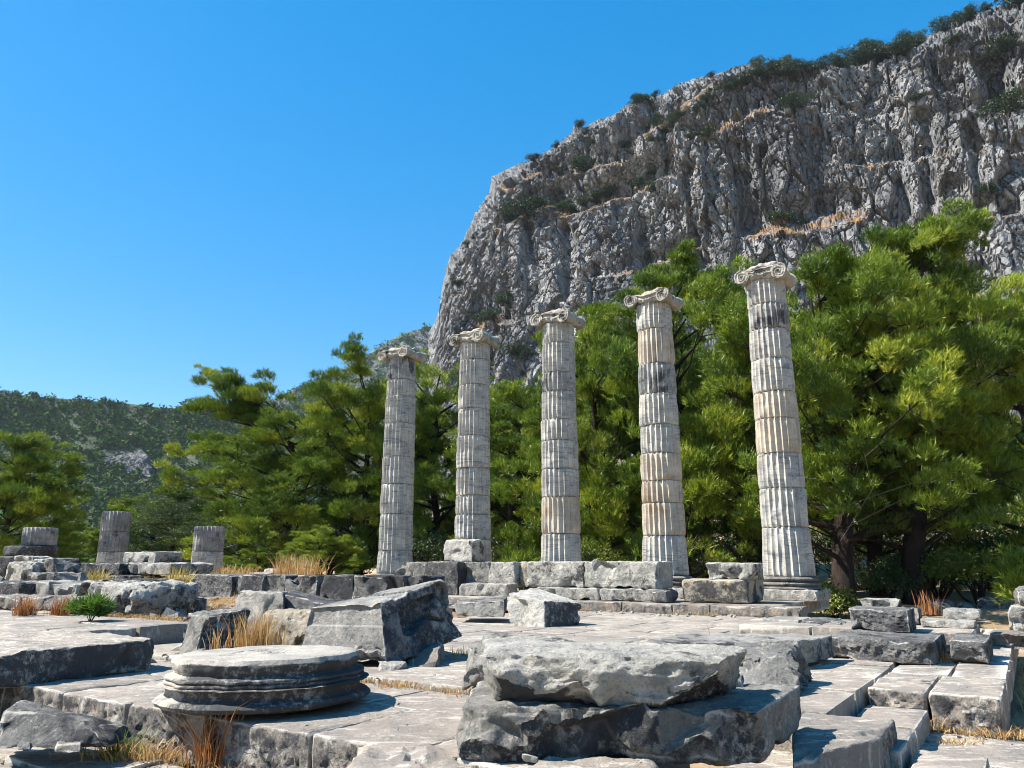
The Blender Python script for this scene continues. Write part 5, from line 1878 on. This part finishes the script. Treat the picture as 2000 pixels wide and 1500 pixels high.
# scattered small stones and crumbs: nobody could count them
def rubble(name, zones, mat, seed):
    r = np.random.RandomState(seed)
    parts = []
    for (s0, s1, t0, t1, z, n, a, b_) in zones:
        for k in range(n):
            c = np.array(st(s0 + (s1 - s0) * r.rand(), t0 + (t1 - t0) * r.rand(), z))
            w = a + (b_ - a) * r.rand() ** 3
            th = r.rand() * 6.28
            ca, sa = math.cos(th), math.sin(th)
            q = np.array([(-1, -1, 0), (1, -1, 0), (1, 1, 0), (-1, 1, 0), (-.7, -.7, 1), (.7, -.7, 1), (.7, .7, 1), (-.7, .7, 1)], float)
            q = q * (1 + .35 * r.normal(size=q.shape) * (1, 1, .6)) * (w, w * (.6 + .4 * r.rand()), w * (.5 + .5 * r.rand()))
            q[:, 2] -= .01
            v = np.stack([q[:, 0] * ca - q[:, 1] * sa, q[:, 0] * sa + q[:, 1] * ca, q[:, 2]], -1) + c
            parts.append((v, np.array([(0, 3, 2, 1), (4, 5, 6, 7), (0, 1, 5, 4), (1, 2, 6, 5), (2, 3, 7, 6), (3, 0, 4, 7)])))
    V, F = join(parts)
    tag(add(name, V, F, mat, loc=(0, 0, 0), smooth=False), kind='stuff')


rubble('rubble', [(-11.5, -2.4, 3.2, 4.05, .10, 240, .008, .05), (-16, -11, 7.8, 13, .70, 260, .03, .16), (-10.5, -3.3, 6.12, 6.6, .50, 60, .006, .03), (-10.4, -8.6, 5.6, 12, .50, 90, .01, .07),
                  (-.2, 1.5, 8.7, 16, -.02, 200, .02, .12), (-1.3, 3, 7.9, 8.5, .12, 60, .006, .03), (-10.5, -4.5, 16.8, 17.75, .505, 120, .01, .06), (0, 8, 17, 26, -.03, 160, .04, .25), (-3.4, -.3, 9.9, 12, .455, 40, .006, .03),
                  (-24, -10, 13, 17.5, .72, 160, .03, .15), (-10, -2, 6.5, 16, .503, 120, .005, .022), (-7, -2.4, 4.1, 6, .452, 70, .004, .02)], M['pale'], 17)

# strips of dry grass along joints and step feet
parts = []
def strip(p0, p1, n, h, seed, wd=.06):
    r = np.random.RandomState(seed)
    for k in range(max(1, n // 40)):
        f = r.rand()
        c = np.array(p0) * (1 - f) + np.array(p1) * f
        parts.append(blades(40, c, (.10, wd), h * (.6 + .6 * r.rand()), seed * 100 + k, .7, .004))


strip(st(-7.0, 6.03, .455), st(-2.9, 6.03, .455), 1500, .09, 1)
strip(st(-16, 17.7, .505), st(-4.4, 17.7, .505), 1600, .10, 2)
strip(st(-1.4, 8.47, .125), st(-.2, 8.47, .125), 500, .10, 3)
strip(st(-.1, 8.6, .0), st(-.1, 16, .0), 2400, .22, 4, .12)
strip(st(-7.6, 4.0, .11), st(-3.2, 4.0, .11), 1500, .07, 5)
strip(st(-13.5, 7.62, .76), st(-11, 7.62, .76), 700, .09, 6)
strip(st(-13, 9, .72), st(-18, 14, .72), 1200, .25, 7, .8)
strip(st(1.0, 18, -.05), st(5, 27, .0), 4200, .5, 8, 1.8)
V, o = [], 0
Fs, ts = [], []
for v, f, t in parts:
    V.append(v); Fs.append(f + o); ts.append(t); o += len(v)
tag(add('dry_grass', np.concatenate(V), np.concatenate(Fs), M['drygrass'], loc=(0, 0, 0), smooth=False, tint=np.concatenate(ts)), kind='stuff')

# ---------------------------------------------------------------- air
def haze(density):
    V = np.array([(x, y, z) for z in (-70, 430) for y in (-400, 2000) for x in (-1900, 1900)], float)
    F = np.array([(0, 2, 3, 1), (4, 5, 7, 6), (0, 1, 5, 4), (2, 6, 7, 3), (0, 4, 6, 2), (1, 3, 7, 5)])
    m, nt, out = nt_new('thin_air')
    pv = nt.nodes.new('ShaderNodeVolumePrincipled')
    pv.inputs['Color'].default_value = (.75, .86, 1.0, 1)
    pv.inputs['Density'].default_value = density
    pv.inputs['Anisotropy'].default_value = .2
    nt.links.new(pv.outputs[0], out.inputs['Volume'])
    tag(add('haze', V, F, m, smooth=False), kind='stuff')


HAZE = 0.00005
if HAZE:
    haze(HAZE)
print('TRIS', TRIS[0])
